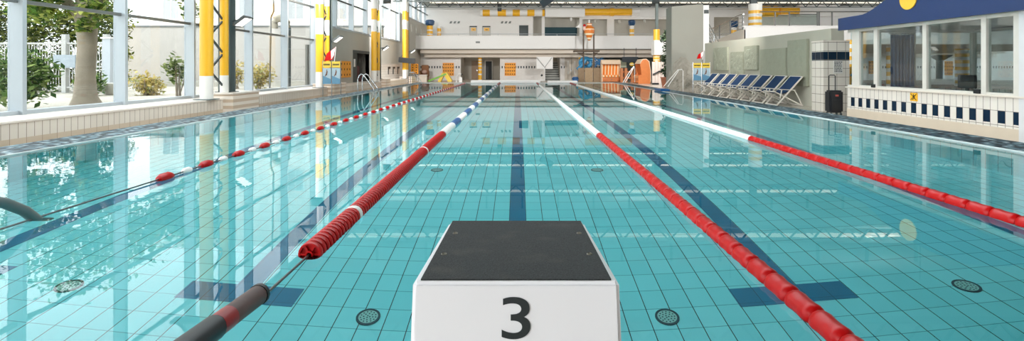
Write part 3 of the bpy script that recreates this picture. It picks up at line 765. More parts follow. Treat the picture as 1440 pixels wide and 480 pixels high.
# low striped pedestal behind the board
def pegboard(label, c, w, h, facing, nx, nz):
    """orange perforated board; facing 'x' looks towards +x, 'y' towards the camera"""
    t = thing('perforated_board', label, 'board', c, 'orange perforated boards on the walls')
    b = B()
    if facing == 'x': b.box(c[0]+.004, c[0]+.08, c[1]-w/2, c[1]+w/2, c[2]-h/2, c[2]+h/2)
    else: b.box(c[0]-w/2, c[0]+w/2, c[1]-.08, c[1]-.004, c[2]-h/2, c[2]+h/2)
    b.build('panel', orange, t, bevel=.02)
    b = B()
    for i in range(nx):
        for k in range(nz):
            u = -w/2 + w*(i+.5)/nx; z = c[2]-h/2+h*(k+.5)/nz; r_ = .052
            if facing == 'x': b.lathe([(r_, 0), (r_, .006)], (c[0]+.08, c[1]+u, z), 'x', 10)
            else: b.lathe([(r_, -.006), (r_, 0)], (c[0]+u, c[1]-.08, z), 'y', 10)
    b.build('holes', mat('hole_brown', (96, 62, 28), .8) if 'hole_brown' not in MATS else MATS['hole_brown'], t)
    return t
pegboard('wide orange perforated board on the grey wall before the dark doorway', (WX+.02, 23.75, 1.08), 1.5, .78, 'x', 4, 3)
bk = thing('reception_bench', 'dark red padded bench inside the dark doorway', 'bench', (WX-.6, 26.6, .4))
B().box(WX-1.0, WX-.4, 25.9, 27.4, .75, 1.25).build('backrest', mat('maroon_pad', (110, 66, 66), .7), bk, bevel=.03); B().box(WX-1.0, WX-.2, 25.9, 27.4, .4, .75).build('seat', MATS['maroon_pad'], bk, bevel=.03)

# hanging black board by the farthest column
t = thing('hanging_board', 'black display board hanging before the farthest yellow column', 'board', (-7.1, 32.3, 1.6))
bb = B().bar((-7.72, 32.3, 1.66), (-6.66, 32.3, 1.56), .08, .34); bb.build('panel', black, t)
b = B(); b.tube([(-7.6, 32.3, 1.8), (-7.6, 32.9, 2.0)], .015, 6); b.build('bracket', steel_dark, t, True)
pegboard('small orange board on the wall past the farthest column', (-7.65, 37.0, 1.05), .55, .75, 'y', 2, 4)

# ------------------------------------------------------------------ far end of the hall
wall_tile_far = tile('far_wall_tiles', 'xz', .115, .115, (226, 222, 217), (222, 217, 212), (205, 200, 195), .003, .3, band=(1.07, 1.27, (24, 42, 54)))
YF = 42.4
f = B()
f.box(-8.4, -4.85, YF, YF+.2, .05, 2.64); f.box(-1.51, 2.35, YF, YF+.2, .05, 2.64); f.box(3.6, 4.0, YF, YF+.2, .05, 2.64); f.box(5.2, 7.0, YF, YF+.2, .05, 2.64); f.box(12.2, 60, YF, YF+.2, .05, 2.64)
struct(f.build('wall_far', wall_tile_far))
plain = mat('recess_grey', (172, 166, 154), .8)
f = B()
f.box(-5.05, -4.85, YF+.2, 45.6, .05, 2.2); f.box(-1.51, -1.31, YF+.2, 45.6, .05, 2.2); f.box(-4.85, -1.51, 45.4, 45.6, .05, 2.2)
f.box(2.15, 2.35, YF+.2, 46, .05, 2.2); f.box(3.6, 3.75, YF+.2, 46, .05, 2.2); f.box(2.35, 3.6, 45.8, 46, .05, 2.2)
f.box(3.95, 5.25, YF+.15, YF+.3, 1.9, 2.2); 
struct(f.build('wall_recess', plain))
sbox('wall_dark_recess', mat('painted_shade', (74, 82, 78), .8), 7.0, 12.2, 43.2, 43.4, .05, 2.66)  # back of the recess under the gallery, its shade painted as dark colour
d2 = B(); d2.box(-3.0, -2.92, 45.3, 45.4, .05, 1.78); d2.box(-2.36, -2.28, 45.3, 45.4, .05, 1.78); d2.box(-3.0, -2.28, 45.3, 45.4, 1.7, 1.78)
o = struct(d2.build('door_2', white)); B().box(-2.92, -2.36, 45.36, 45.39, .05, 1.7).build('door_dark', black, o)  # black sheet stands in for the shade inside the open doorway
d2 = B().box(-4.2, -3.6, 45.36, 45.41, .05, 1.75); o = struct(d2.build('door_3', mat('brown_door', (150, 126, 104), .6)))
B().box(-3.72, -3.66, 45.3, 45.37, .8, .95).build('door_handle', chrome, o)
d3 = B(); d3.box(4.0, 5.2, YF+.08, YF+.12, .05, 1.95); o = struct(d3.build('door_4', mat('cream_double_door', (204, 194, 180), .5)))
for x in (4.3, 4.87): B().box(x-.08, x+.08, YF+.06, YF+.08, .55, 1.7).build('pane', mat('frosted_pane', (224, 220, 212), .3), o)
B().box(4.585, 4.605, YF+.06, YF+.08, .05, 1.95).build('gap', dark_grey, o)
B().box(4.5, 4.56, YF+.02, YF+.08, .85, 1.0).build('door_handle', chrome, o)
# staircase going up behind the far wall
st = B()
for k in range(8): st.box(2.36, 3.59, YF+.3+.3*k, YF+.6+.3*k, .05, .05+.2*(k+1)-.05)
s_ = struct(st.build('wall_stairs', mat('stair_side', (120, 122, 118), .8)))
b = B()
for k in range(8): b.box(2.36, 3.59, YF+.27+.3*k, YF+.62+.3*k, .2*(k+1)-.0, .2*(k+1)+.06)
b.build('treads', mat('stair_tread', (196, 196, 190), .7), s_)
# gallery: slab, stepped underside, parapet
YP = 40.4
fx1 = 40
gal = sbox('wall_gallery', white, -8.3, fx1, YP, YP+.15, 2.66, 3.68)
B().box(-8.3, fx1, YP-.03, YP+.2, 3.64, 3.72).build('coping', white, gal, bevel=.01)
sbox('trim_20', offwhite, -8.0, fx1, YP+.45, YF+.1, 2.3, 2.66); sbox('trim_21', offwhite, -7.8, fx1, YP+1.15, YF+.1, 1.99, 2.3)
sbox('floor_gallery', offwhite, -8.3, fx1, YP+.1, 45.7, 2.6, 2.72)
sbox('trim_22', dark_grey, -8.25, fx1, YP+.02, YP+.5, 2.62, 2.655)
b = B(); b.tube([(-8.2, YP+.1, 3.87), (fx1, YP+.1, 3.87)], .02, 6)
x = -8
while x < fx1: b.tube([(x, YP+.1, 3.7), (x, YP+.1, 3.87)], .015, 6); x += 1.6
tag(b.build('gallery_handrail', alu, None, True), 'thin steel handrail along the top of the far white gallery', 'handrail')
YU = 45.6
f = B()
def uw(px0, px1, py0, py1, Y=YU, t=.2):
    a, c = at(px0, py1, Y), at(px1, py0, Y); f.box(a.x, c.x, Y, Y+t, a.z, c.z)
uw(598, 660, 2, 60); uw(660, 671, 2, 36.5); uw(671, 678, 2, 60); uw(678, 690, 2, 36.5); uw(690, 730, 2, 60); uw(730, 743, 2, 35.5); uw(743, 749.5, 2, 60); uw(749.5, 762, 2, 23)
uw(762, 766, 2, 60); uw(766, 815, 2, 24); uw(815, 819, 2, 60); uw(819, 854, 2, 27); uw(854, 863.5, 2, 60); uw(863.5, 960, 2, 27); uw(960, 1004, 2, 60); uw(1004, 1040, 2, 24); uw(1040, 1420, 2, 40)
struct(f.build('wall_upper', white))
sbox('wall_back', grey_wall_m, -8.4, 60, 48.0, 48.2, 2.7, 6.8)
# upper doors and windows
ydoor = mat('grey_door', (198, 196, 190), .6)
for i, (a_, c_) in enumerate(((660.5, 670.5), (678.5, 689.5))):
    a, c = at(a_, 60, YU), at(c_, 36.5, YU)
    o = sbox('door_%d' % (5+i), ydoor, a.x, c.x, YU+.08, YU+.12, 2.72, c.z)
    B().box(a.x, c.x, YU+.04, YU+.08, c.z-.1, c.z).build('lintel', black, o)
    y0 = at(0, 39, YU).z; y1 = at(0, 43.5, YU).z
    sgn = B().box(a.x+.14, c.x-.1, YU+.06, YU+.08, y1, y0).build('sign_plate', yellow, o)
    B().box(a.x+.26, c.x-.22, YU+.055, YU+.06, y1+.08, y1+.14).build('lettering', black, o)
a, c = at(730, 46, YU), at(743, 35.5, YU)
o = sbox('window_20', dark_grey, a.x, c.x, YU+.06, YU+.12, c.z-.04, c.z); B().box(a.x, c.x, YU+.08, YU+.1, 2.7, c.z).build('pane', mat('dark_pane', (58, 66, 66), .15), o)
# dark opening with teal back room, lamp
o = at(790, 40, YU)
sbox('wall_lounge', mat('teal_room', (28, 66, 76), .7), at(766, 0, YU).x, at(815, 0, YU).x, YU+1.9, YU+2.0, 2.7, at(0, 36, YU).z)
b = B(); p = at(803, 27, YU-.2); t = thing('hanging_lamp', 'small white lamp hanging in the gallery opening', 'lamp', p)
b.lathe([(.06, -.16), (.1, -.1), (.1, .1), (.05, .16)], p, n=14); b.build('lamp_shade', white, t, True); B().tube([p+Vector((0, 0, .15)), p+Vector((0, 0, .5))], .012, 6).build('cord', black, t)
for i, (px_, lab) in enumerate(((837, 'first'), (871, 'second'), (906, 'third'))):
    p = at(px_, 30, YU-.3); t = thing('wall_lamp', '%s small grey lamp from the left under the yellow duct' % lab, 'lamp', p, 'small lamps above the gallery bays')
    B().lathe([(.07, -.14), (.12, -.1), (.12, .12), (.06, .16)], p, n=14).build('lamp_shade', mat('lamp_grey', (190, 188, 180), .5) if 'lamp_grey' not in MATS else MATS['lamp_grey'], t, True)
    B().box(p.x-.04, p.x+.04, p.y, p.y+.35, p.z+.1, p.z+.18).build('bracket', dark_grey, t)
# trios of small vents
for px0, where in ((634, 'left of the yellow signed doors'), (706, 'right of the yellow signed doors')):
    for k in range(3):
        p = at(px0+5.5*k, 31.5, YU)
        t = thing('wall_vent', ['first', 'second', 'third'][k] + ' small slanted vent %s on the upper wall' % where, 'vent', p, 'small vents on the upper wall')
        B().hexa([(p.x-.12, YU-.04, p.z-.1), (p.x+.06, YU-.04, p.z-.1), (p.x+.06, YU, p.z-.1), (p.x-.12, YU, p.z-.1)], [(p.x-.04, YU-.04, p.z+.1), (p.x+.14, YU-.04, p.z+.1), (p.x+.14, YU, p.z+.1), (p.x-.04, YU, p.z+.1)]).build('cover', alu_grey, t)
        B().box(p.x-.1, p.x+.1, YU-.05, YU-.04, p.z-.02, p.z).build('slot', dark_grey, t)
p = at(672, 59.5, YP); t = tag(B().box(p.x-.17, p.x+.17, YP-.04, YP, p.z-.07, p.z+.07).build('wall_plaque', alu_grey), 'small grey plaque on the white gallery parapet', 'plaque')
# striped ducts under the roof
def duct(name, label, px0, px1, py, rad, Y, bands, m2=yellow):
    a, c = at(px0, py, Y), at(px1, py, Y); t = thing(name, label, 'duct', ((a.x+c.x)/2, Y, a.z))
    B().tube([(a.x, Y, a.z), (c.x, Y, a.z)], rad, 20).build('pipe', white if bands else m2, t, True)
    for i, (u, v) in enumerate(bands): 
        p, q = at(u, py, Y), at(v, py, Y); B().tube([(p.x, Y, a.z), (q.x, Y, a.z)], rad+.012, 20).build('yellow_band', yellow, t, True)
    return t, a, c
t, a, c = duct('air_duct', 'white air duct with yellow bands on the upper far wall', 676, 766, 18.2, .29, YU-.5, ((679, 689), (700, 711), (721, 731), (741.5, 751.5), (762.5, 766)))
B().tube([(at(711, 0, YU-.5).x, YU-.5, a.z), (at(711.6, 0, YU-.5).x, YU-.5, a.z)], .34, 20).build('flange', yellow, t, True)
t, a, c = duct('air_duct', 'plain yellow air duct with white end on the upper far wall', 822, 888, 17, .31, YU-.6, ())
B().tube([(at(858, 0, YU-.6).x, YU-.6, a.z), (at(863, 0, YU-.6).x, YU-.6, a.z)], .37, 20).build('collar', yellow, t, True)
B().tube([(c.x, YU-.6, a.z), (c.x+.7, YU-.6, a.z)], .27, 20).build('outlet', white, t, True)
a, c = at(766.5, 24, YU-.7), at(822, 9, YU-.7); sbox('trim_23', white, a.x, c.x, YU-1.0, YU-.3, a.z, c.z)
a, c = at(888, 24, YU-.2), at(960, 10, YU-.2); sbox('trim_24', white, a.x, c.x, YU-.35, YU, a.z, c.z)
a, c = at(1123, 23, YU-.7), at(1180, 7, YU-.7); sbox('trim_25', white, a.x, c.x, YU-.9, YU-.3, a.z, c.z)
duct('air_duct', 'short yellow air duct above the right gallery railing', 1096, 1122, 15, .36, YU-1.2, ())
duct('air_duct', 'yellow and orange duct beside the right striped column', 1072, 1092, 16, .5, YU-1.4, ())
def speaker(px_, py, Y, s, label):
    p = at(px_, py, Y); t = thing('loudspeaker', label, 'speaker', p, 'black loudspeakers under the roof')
    B().box(p.x-.17*s, p.x+.17*s, Y-.15*s, Y+.15*s, p.z-.3*s, p.z+.3*s).build('cabinet', black, t, bevel=.02*s)
    B().box(p.x-.03, p.x+.03, Y-.03, Y+.03, p.z+.3*s, p.z+.3*s+.3).build('bracket', dark_grey, t)
    B().lathe([(.11*s, -.02), (.11*s, 0), (.01, .0)], (p.x, Y-.15*s, p.z-.08*s), 'y', 16).build('cone', dark_grey, t, True)
    return t
speaker(702.5, 10.5, 41.2, 1.0, 'small black loudspeaker above the striped duct')
t = thing('loudspeaker', 'large dark angled loudspeaker hanging below the roof beam', 'speaker', at(768, 3, 31.6), 'black loudspeakers under the roof')
B().bar(at(776, -3, 31.6), at(761, 7, 31.6), .45, .4, (0, 1, 0)).build('cabinet', mat('speaker_blue_black', (22, 36, 44), .5), t, bevel=.02)
B().bar(at(770, -1, 31.6), at(770, -20, 31.6), .05, .05).build('bracket', dark_grey, t)
# boards on the far tiled wall
pegboard('orange perforated board on the far tiled wall left of the recess', (at(630.5, 0, YF).x, YF, at(0, 97.5, YF).z), .95, 1.1, 'y', 5, 4)
pegboard('orange perforated board on the far tiled wall right of the recess', (at(717.5, 0, YF).x, YF, at(0, 97.5, YF).z), .93, 1.1, 'y', 5, 4)
# striped round columns
def column(label, x, y, r_, z0, z1, levels, base=WHT, cap=None, name='striped_column'):
    t = thing(name, label, 'column', (x, y, z0), 'round yellow striped columns')
    B().lathe([(r_, z0), (r_, z1)], (x, y, 0), n=28).build('shaft', stripes('column_stripes', levels, base, YL), t, True)
    if cap:
        B().lathe([(r_, z1), (r_*1.5, z1+.12), (r_*1.6, z1+.4), (r_*1.2, z1+.5)], (x, y, 0), n=24).build('capital', cap, t, True)
    B().lathe([(r_*1.06, z0), (r_*1.06, z0+.06), (r_, z0+.06)], (x, y, 0), n=28).build('foot_ring', white, t, True)
    return t
def lv(a, c, n): return [a+(c-a)*k/n for k in range(n+1)]
x = at(675, 0, 42.2).x
column('striped column standing in the far recess opening', x, 42.2, .165, .05, 1.99, [.08, .5, .62, .9, .98, 1.22, 1.3, 1.5, 1.58, 1.74, 1.82])
for px_, r_, lab in ((604.5, .3, 'striped column with blue cap at the left end of the gallery'), ):
    column(lab, at(px_, 0, 43).x, 43, r_*.85, 2.72, 4.75, [2.9, 3.25, 3.35, 3.62, 3.72, 3.95, 4.05, 4.3, 4.4], cap=navy)
column('slimmer striped column beside the blue capped one on the gallery', at(617.5, 0, 44).x, 44, .18, 2.72, 4.8, [2.9, 3.1, 3.2, 3.5, 3.6, 3.85, 3.95, 4.2, 4.3, 4.6], cap=None)
column('striped column with navy cap in the grey gallery bay', at(888.5, 0, 44.2).x, 44.2, .2, 2.72, 4.85, [2.9, 3.15, 3.3, 3.6, 3.75, 4.1, 4.25, 4.55], cap=navy)
column('striped column behind the blue spiral slide', at(816.5, 0, 41.8).x, 41.8, .15, .05, 1.99, [1.0, 1.3, 1.42, 1.62, 1.72])
# white ledge at the far pool end
lg = B().box(at(662, 0, 28.5).x, at(760, 0, 28.5).x, 28.44, 28.75, .05, .425).build('pool_ledge', white, bevel=.02); tag(lg, 'long low white bench at the far pool end', 'bench')
lg = B().box(at(770, 0, 28.5).x, at(812, 0, 28.5).x, 28.44, 28.75, .05, .4).build('pool_ledge', white, bevel=.02); tag(lg, 'shorter low white bench before the far staircase', 'bench')
# green and yellow slide toy, wicker basket, handrail
t = thing('toy_slide', 'green and white slide board leaning on a yellow stand', 'slide', at(618, 115, 38.5))
p, q = at(603, 115, 38.5), at(628, 105, 38.5)
B().bar(p, q, .5, .05, (0, 0, 1)).build('board', mat('pale_board', (226, 230, 216), .4), t)
for dy in (-.26, .26): B().bar(p+Vector((0, dy, .05)), q+Vector((0, dy, .05)), .05, .12).build('side_rail', mat('green_plastic', (120, 180, 70), .4) if 'green_plastic' not in MATS else MATS['green_plastic'], t)
s0 = at(618, 115.3, 38.5); s1 = at(634, 115.3, 38.5); tp = at(624, 103, 38.5)
b = B(); b.bar(s0, tp, .22, .45, (0, 1, 0)); b.bar(s1, tp+Vector((.12, 0, 0)), .3, .45, (0, 1, 0)); b.build('stand', mat('toy_yellow', (240, 204, 70), .4), t)
t = thing('wicker_chair', 'brown wicker chair with a pink cushion by the far left corner', 'chair', at(597, 109, 40.0))
p = at(597, 0, 40.0); wk = mat('wicker_brown', (140, 96, 66), .8, vary=.25, scale=20)
B().box(p.x-.3, p.x+.3, 40.2, 40.35, .4, 1.35).build('backrest', wk, t, bevel=.05); B().box(p.x-.3, p.x+.3, 39.7, 40.25, .05, .62).build('seat', wk, t, bevel=.04)
B().blob((p.x, 40.0, .78), .24, 2, (1, .8, .7)).build('cushion', mat('pink_cushion', (198, 160, 146), .8), t, True)
for s in (-1, 1): B().box(p.x+s*.3-.05, p.x+s*.3+.05, 39.7, 40.25, .4, .9).build('armrest', wk, t, bevel=.03)
t = thing('low_pedestal', 'grey white pedestal block in front of the wicker chair', 'pedestal', at(594, 115, 37.6)); p = at(594, 0, 37.6)
B().box(p.x-.35, p.x+.35, 37.4, 37.8, .05, .55).build('block', offwhite, t, bevel=.02); B().box(p.x-.38, p.x+.38, 37.37, 37.83, .55, .6).build('top', white, t)
t = thing('curved_handrail', 'curved white handrail at the far pool edge left of the recess', 'handrail', at(645, 115, 37.0))
B().tube([at(641.5, 117, 37), at(642, 110, 37), at(643.5, 105, 37), at(646, 103.2, 37), at(649, 104.5, 37)], .03, 8).build('rail', white, t, True)
B().blob(at(649.5, 104.8, 37), .06, 1).build('knob', black, t, True)
B().box(at(646, 0, 37.3).x, at(650, 0, 37.3).x, 37.15, 37.35, .05, .42).build('box', white, t)
# white backboard with slanting cords on a pole before the staircase
t = thing('white_backboard', 'white square board with slanted cords before the far staircase', 'board', at(766, 115, 40.3))
a, c = at(754.5, 97, 40.3), at(777.5, 80, 40.3)
B().box(a.x, c.x, 40.32, 40.36, a.z, c.z).build('panel', white_gloss, t)
b = B(); b.tube([at(755, 81, 40.25), at(766, 95, 40.25)], .016, 6); b.tube([at(776, 81, 40.25), at(766, 95, 40.25)], .016, 6); b.build('cord', alu_grey, t)
B().tube([(at(766, 0, 40.3).x, 40.3, .05), at(766, 95, 40.3)], .035, 8).build('pole', white, t, True)
t = thing('white_bracket', 'small white wall hoist near the foot of the white board', 'hoist', at(761, 113, 40.6)); p = at(761, 113, 40.6)
b = B(); b.tube([(p.x, 40.6, .05), (p.x, 40.6, .75), (p.x+.2, 40.6, .85)], .03, 8); b.box(p.x-.1, p.x+.25, 40.5, 40.7, .05, .2); b.build('frame', white, t); B().blob((p.x+.05, 40.55, .5), .1, 1).build('wheel', black, t, True)
# ------------------------------------------------------------------ far right: bucket tower, fence, beach chairs
Yt = 38.5
t = thing('bucket_tower', 'dark wooden tower carrying the yellow striped tipping bucket', 'tower', at(828, 115, Yt))
for px_ in (820.5, 835): p = at(px_, 0, Yt); B().box(p.x-.05, p.x+.05, Yt-.05, Yt+.05, .05, at(0, 39, Yt).z).build('post', mat('tower_brown', (84, 70, 56), .7) if 'tower_brown' not in MATS else MATS['tower_brown'], t)
pa, pb = at(807, 73, Yt), at(842, 71, Yt)
B().box(pa.x, pb.x, Yt-.5, Yt+.5, pa.z, pb.z).build('platform', MATS['tower_brown'], t)
for u in ((811, 820.5), (841, 835)):
    q0, q1, q2 = at(u[0], 74, Yt), at(u[1], 74, Yt), at(u[1], 80, Yt)
    B().prism([(q0.x, q0.z), (q1.x, q1.z), (q2.x, q2.z)], 'y', Yt-.06, Yt+.06).build('brace', MATS['tower_brown'], t)
B().box(at(820.5, 0, Yt).x, at(835, 0, Yt).x, Yt-.04, Yt+.04, at(0, 41, Yt).z, at(0, 40, Yt).z).build('axle', dark_grey, t)
p = at(828.5, 0, Yt); zz = lambda y: at(0, y, Yt).z
t = thing('tipping_bucket', 'yellow, white and orange striped tipping bucket between two dark posts', 'bucket', (p.x, Yt, zz(57)))
B().lathe([(.08, zz(57)), (.18, zz(55)), (.24, zz(51)), (.39, zz(47)), (.42, zz(42)), (.38, zz(39)), (.2, zz(36.5)), (.2, zz(34)), (.24, zz(33))], (p.x, Yt, 0), n=24).build('vessel', stripes('bucket_stripes', [zz(55.5), zz(53), zz(49.5), zz(47), zz(42), zz(40.8), zz(35.5), zz(34)], (214, 120, 40), (240, 226, 196)), t, True)
B().lathe([(.06, zz(33)), (.06, zz(28))], (p.x, Yt, 0), n=12).build('spout', white, t, True)
t = thing('red_white_figure', 'small red and white winged figure beside the tipping bucket', 'figure', at(820, 38, Yt))
p0 = at(820, 37, Yt-.1)
B().prism([(at(809, 0, Yt).x, zz(39)), (at(815, 0, Yt).x, zz(34)), (at(817, 0, Yt).x, zz(35)), (at(814, 0, Yt).x, zz(37)), (at(817, 0, Yt).x, zz(39))], 'y', Yt-.2, Yt-.1).build('wing', white, t)
B().blob((at(821.5, 0, Yt).x, Yt-.15, zz(36)), .13, 2, (.9, .8, .9)).build('head', red, t, True); B().blob((at(821.5, 0, Yt).x, Yt-.15, zz(40)), .16, 2, (.8, .8, 1.2)).build('body', mat('pale_pink', (232, 196, 184), .5), t, True)
# spiral slide coil behind the wooden fence
t = thing('spiral_slide', 'blue tube slide coil behind the weathered wooden fence', 'slide', at(836, 113, 40.6))
cx_, cz_ = at(829, 0, 40.6).x, at(0, 88, 40.6).z
tq = mat('slide_blue', (64, 150, 198), .25)
b = B(); b.tube([(cx_-.3+.42*math.cos(a), 40.6+.5*k/20, cz_+.36*math.sin(a)) for k in range(21) for a in (k*.42-1.2,)], .16, 10); b.build('tube', tq, t, True)
B().tube([at(812, 98, 40.6), at(818, 92, 40.6), at(824, 84, 40.6), at(833, 83.5, 40.6)], .15, 10).build('tube', tq, t, True)
b = B()
for k in range(9):
    a = k*.7; b.tube([(at(842, 0, 40.8).x + .12*math.cos(a)-.35, 40.9, cz_+.42*math.sin(a)), (at(842, 0, 40.8).x+.35+.1*math.sin(a*2), 40.9, cz_+.4*math.cos(a*1.3))], .045, 6)
b.build('netting', mat('net_blue', (60, 120, 170), .5), t, True)
B().tube([(cx_, 40.7, .05), (cx_, 40.7, cz_)], .07, 10).build('support', steel_dark, t, True)
t = thing('plank_fence', 'weathered upright plank fence under the bucket tower', 'fence', at(829, 115, 38.3))
for px0, px1, m in ((813, 821.5, greywood), (822.5, 833.5, mat('weathered_light', (160, 136, 106), .7, vary=.2)), (834.5, 845, greywood)):
    B().box(at(px0, 0, 38.3).x, at(px1, 0, 38.3).x, 38.27, 38.33, .05, at(0, 95.5, 38.3).z).build('plank', m, t)
B().box(at(813, 0, 38.3).x, at(845, 0, 38.3).x, 38.33, 38.4, .8, .95).build('rail', greywood, t)
t = thing('blue_tub', 'small blue tub at the far pool edge left of the plank fence', 'tub', at(809, 115, 37.7)); p = at(809, 0, 37.7)
B().lathe([(.2, .05), (.26, .3), (.2, .42), (.05, .44)], (p.x, 37.7, 0), n=18).build('body', bluep, t, True); B().lathe([(.27, .28), (.29, .3), (.27, .34)], (p.x, 37.7, 0), n=18).build('rim', navy, t, True)
# beach chairs with hoods
strip_in = nodes_of('striped_cushion')
m, nt, bs = strip_in
tcn = nt.nodes.new('ShaderNodeTexCoord'); sx = nt.nodes.new('ShaderNodeSeparateXYZ'); nt.links.new(tcn.outputs['Object'], sx.inputs[0])
fr = math_node(nt, 'FRACT', math_node(nt, 'MULTIPLY', math_node(nt, 'ADD', sx.outputs[0], 5.06), 4.2))
nt.links.new(mixc(nt, math_node(nt, 'GREATER_THAN', fr, .55), lin((236, 132, 40)), lin((246, 220, 178))), bs.inputs['Base Color']); bs.inputs['Roughness'].default_value = .8
striped = m
wick = mat('cream_wicker', (226, 200, 172), .7, vary=.12, scale=25)
bw = mat('orange_wood', (206, 120, 62), .5, vary=.15)
def beach_chair(label, loc, rz, side_m=None):
    t = thing('hooded_beach_chair', label, 'beach chair', loc, 'hooded beach chairs at the far end')
    o3 = Vector(loc)
    def bx(*a): return B().box(o3.x+a[0], o3.x+a[1], o3.y+a[2], o3.y+a[3], o3.z+a[4], o3.z+a[5])
    # local: open front towards -y
    side = [(-.42, 0), (.4, 0), (.4, .85), (.30, 1.5), (.12, 1.66), (-.12, 1.62), (-.3, 1.35), (-.2, .62), (-.42, .55)]
    for s in (-1, 1): B().prism([(o3.y+u, o3.z+v) for u, v in side], 'x', o3.x+s*.70-.03, o3.x+s*.70+.03).build('side_panel', side_m or wick, t, bevel=.01)
    B().prism([(o3.y+u, o3.z+v) for u, v in [(.4, .1), (.44, .1), (.44, .85), (.34, 1.52), (.12, 1.7), (-.14, 1.66), (-.33, 1.36), (-.29, 1.34), (-.1, 1.6), (.1, 1.62), (.28, 1.48), (.4, .85)]], 'x', o3.x-.72, o3.x+.72).build('hood', wick, t)
    B().hexa([(o3.x-.66, o3.y+.3, o3.z+.5), (o3.x+.66, o3.y+.3, o3.z+.5), (o3.x+.66, o3.y+.38, o3.z+.5), (o3.x-.66, o3.y+.38, o3.z+.5)], [(o3.x-.66, o3.y+.12, o3.z+1.32), (o3.x+.66, o3.y+.12, o3.z+1.32), (o3.x+.66, o3.y+.22, o3.z+1.32), (o3.x-.66, o3.y+.22, o3.z+1.32)]).build('back_cushion', striped, t)
    bx(-.67, .67, -.4, .38, .38, .52).build('seat_cushion', striped, t)
    bx(-.67, .67, -.42, -.36, .04, .36).build('front_panel', bw, t)
    bx(-.05, .05, -.44, -.42, .14, .2).build('handle', chrome, t)
    for s in (-1, 1): bx(s*.5-.06, s*.5+.06, -.5, -.4, .1, .18).build('footrest', bw, t)
    t.rotation_euler.z = rz
    return t
p = at(858.5, 0, 38.0); beach_chair('orange striped hooded beach chair facing the pool, beside the plank fence', (p.x, 38.0, .05), 0)
p = at(911, 0, 33.2); beach_chair('orange hooded beach chair seen from its side, before the white planks', (p.x-.05, 34.6, .05), R(-90), bw)
# wooden palisade between them, ladder rails, sign
t = thing('wooden_palisade', 'row of orange wooden posts between the two beach chairs', 'fence', at(888, 115, 36.9))
for px_ in (874, 880, 889, 893.5, 899, 904): B().box(at(px_, 0, 36.9).x-.1, at(px_, 0, 36.9).x+.1, 36.8, 37.0, .05, at(0, 95.5+(px_ % 3)*.4, 36.9).z).build('post', wood, t, bevel=.01)
for z in (.3, .75): B().box(at(872, 0, 36.9).x, at(906, 0, 36.9).x, 36.98, 37.05, z, z+.14).build('rail', wood, t)
t = thing('pool_ladder', 'white slanted ladder rails at the far right pool corner', 'ladder', at(880, 116, 28.3), 'stainless pool ladder rails')
for k in (0, 1):
    dx = .22*k; B().tube([at(876+k*3, 116.2, 28.3), at(884+k*3, 103, 28.3), at(891.5, 93+k, 28.35), at(892.5, 96, 28.4), at(892.5, 115.8, 28.4)], .019, 8).build('rail', white, t, True)
t = thing('dark_sign', 'dark blank sign hanging under the gallery right of the beach chair', 'sign', at(886, 84, 38.6)); a, c = at(875, 87.5, 38.6), at(897.5, 80, 38.6)
B().box(a.x, c.x, 38.6, 38.68, a.z, c.z).build('panel', mat('sign_dark', (26, 38, 46), .5), t)
for x in (a.x+.15, c.x-.15): B().box(x-.02, x+.02, 38.62, 38.66, c.z, 2.66).build('hanger', dark_grey, t)
t = thing('round_buoy', 'yellow round buoy on the posts under the dark sign', 'buoy', at(888.5, 90, 37.1)); B().blob(at(888.5, 90.5, 37.1), .17, 3, (1, 1, .85)).build('ball', mat('buoy_yellow', (226, 190, 70), .4), t, True); B().lathe([(.175, -.02), (.185, 0), (.175, .02)], at(888.5, 90.5, 37.1), n=18, close=True).build('band', white, t, True)
t = thing('palm_poster', 'pale green framed picture left of the dark sign', 'picture', at(874.5, 90, 39.5)); a, c = at(870, 95, 39.5), at(881, 85, 39.5)
B().box(a.x, c.x, 39.5, 39.56, a.z, c.z).build('panel', mat('poster_green', (196, 204, 178), .6), t); B().box(a.x-.04, c.x+.04, 39.52, 39.58, a.z-.04, c.z+.04).build('frame', dark_grey, t); B().box((a.x+c.x)/2-.03, (a.x+c.x)/2+.03, 39.54, 39.58, .05, a.z).build('pole', steel_dark, t)
t = thing('white_plank_screen', 'white upright plank screen under the striped column', 'screen', at(925, 118, 32.4))
for k in range(4): B().box(at(917+k*4.2, 0, 32.4).x, at(920.8+k*4.2, 0, 32.4).x, 32.37, 32.42, .05, at(0, 87-(k == 1)*1.5, 32.4).z).build('plank', mat('white_plank', (222, 206, 196), .6, vary=.08) if 'white_plank' not in MATS else MATS['white_plank'], t)
B().tube([at(918, 105, 32.3), at(923, 102.5, 32.25), at(927, 100.5, 32.25), at(931, 100.5, 32.3)], .05, 8).build('rope', black, t, True)
B().box(at(917, 0, 32.3).x, at(926, 0, 32.3).x, 32.2, 32.36, .05, .15).build('foot', black, t)
xw = at(923.5, 0, 34).x
column('striped column above the white plank screen', xw, 34, .24, .05, 2.1, [1.45, 1.62, 1.72, 1.84, 1.92], base=(238, 214, 170))
bx_ = B().box(at(918, 0, 34).x, at(936, 0, 34).x, 33.6, 34.4, 2.0, 2.95).build('white_pier', white); tag(bx_, 'white square pier block between the two striped column pieces', 'block')
column('striped column piece on top of the white pier block', xw, 34, .22, 2.95, 3.75, [2.96, 3.1, 3.22, 3.38, 3.5], base=YL)
b = B(); b.box(xw-.08, xw+.08, 33.9, 34.1, 3.7, 6.0); tag(b.build('grey_pole', steel_paint), 'thin grey post rising above the white pier block', 'post')
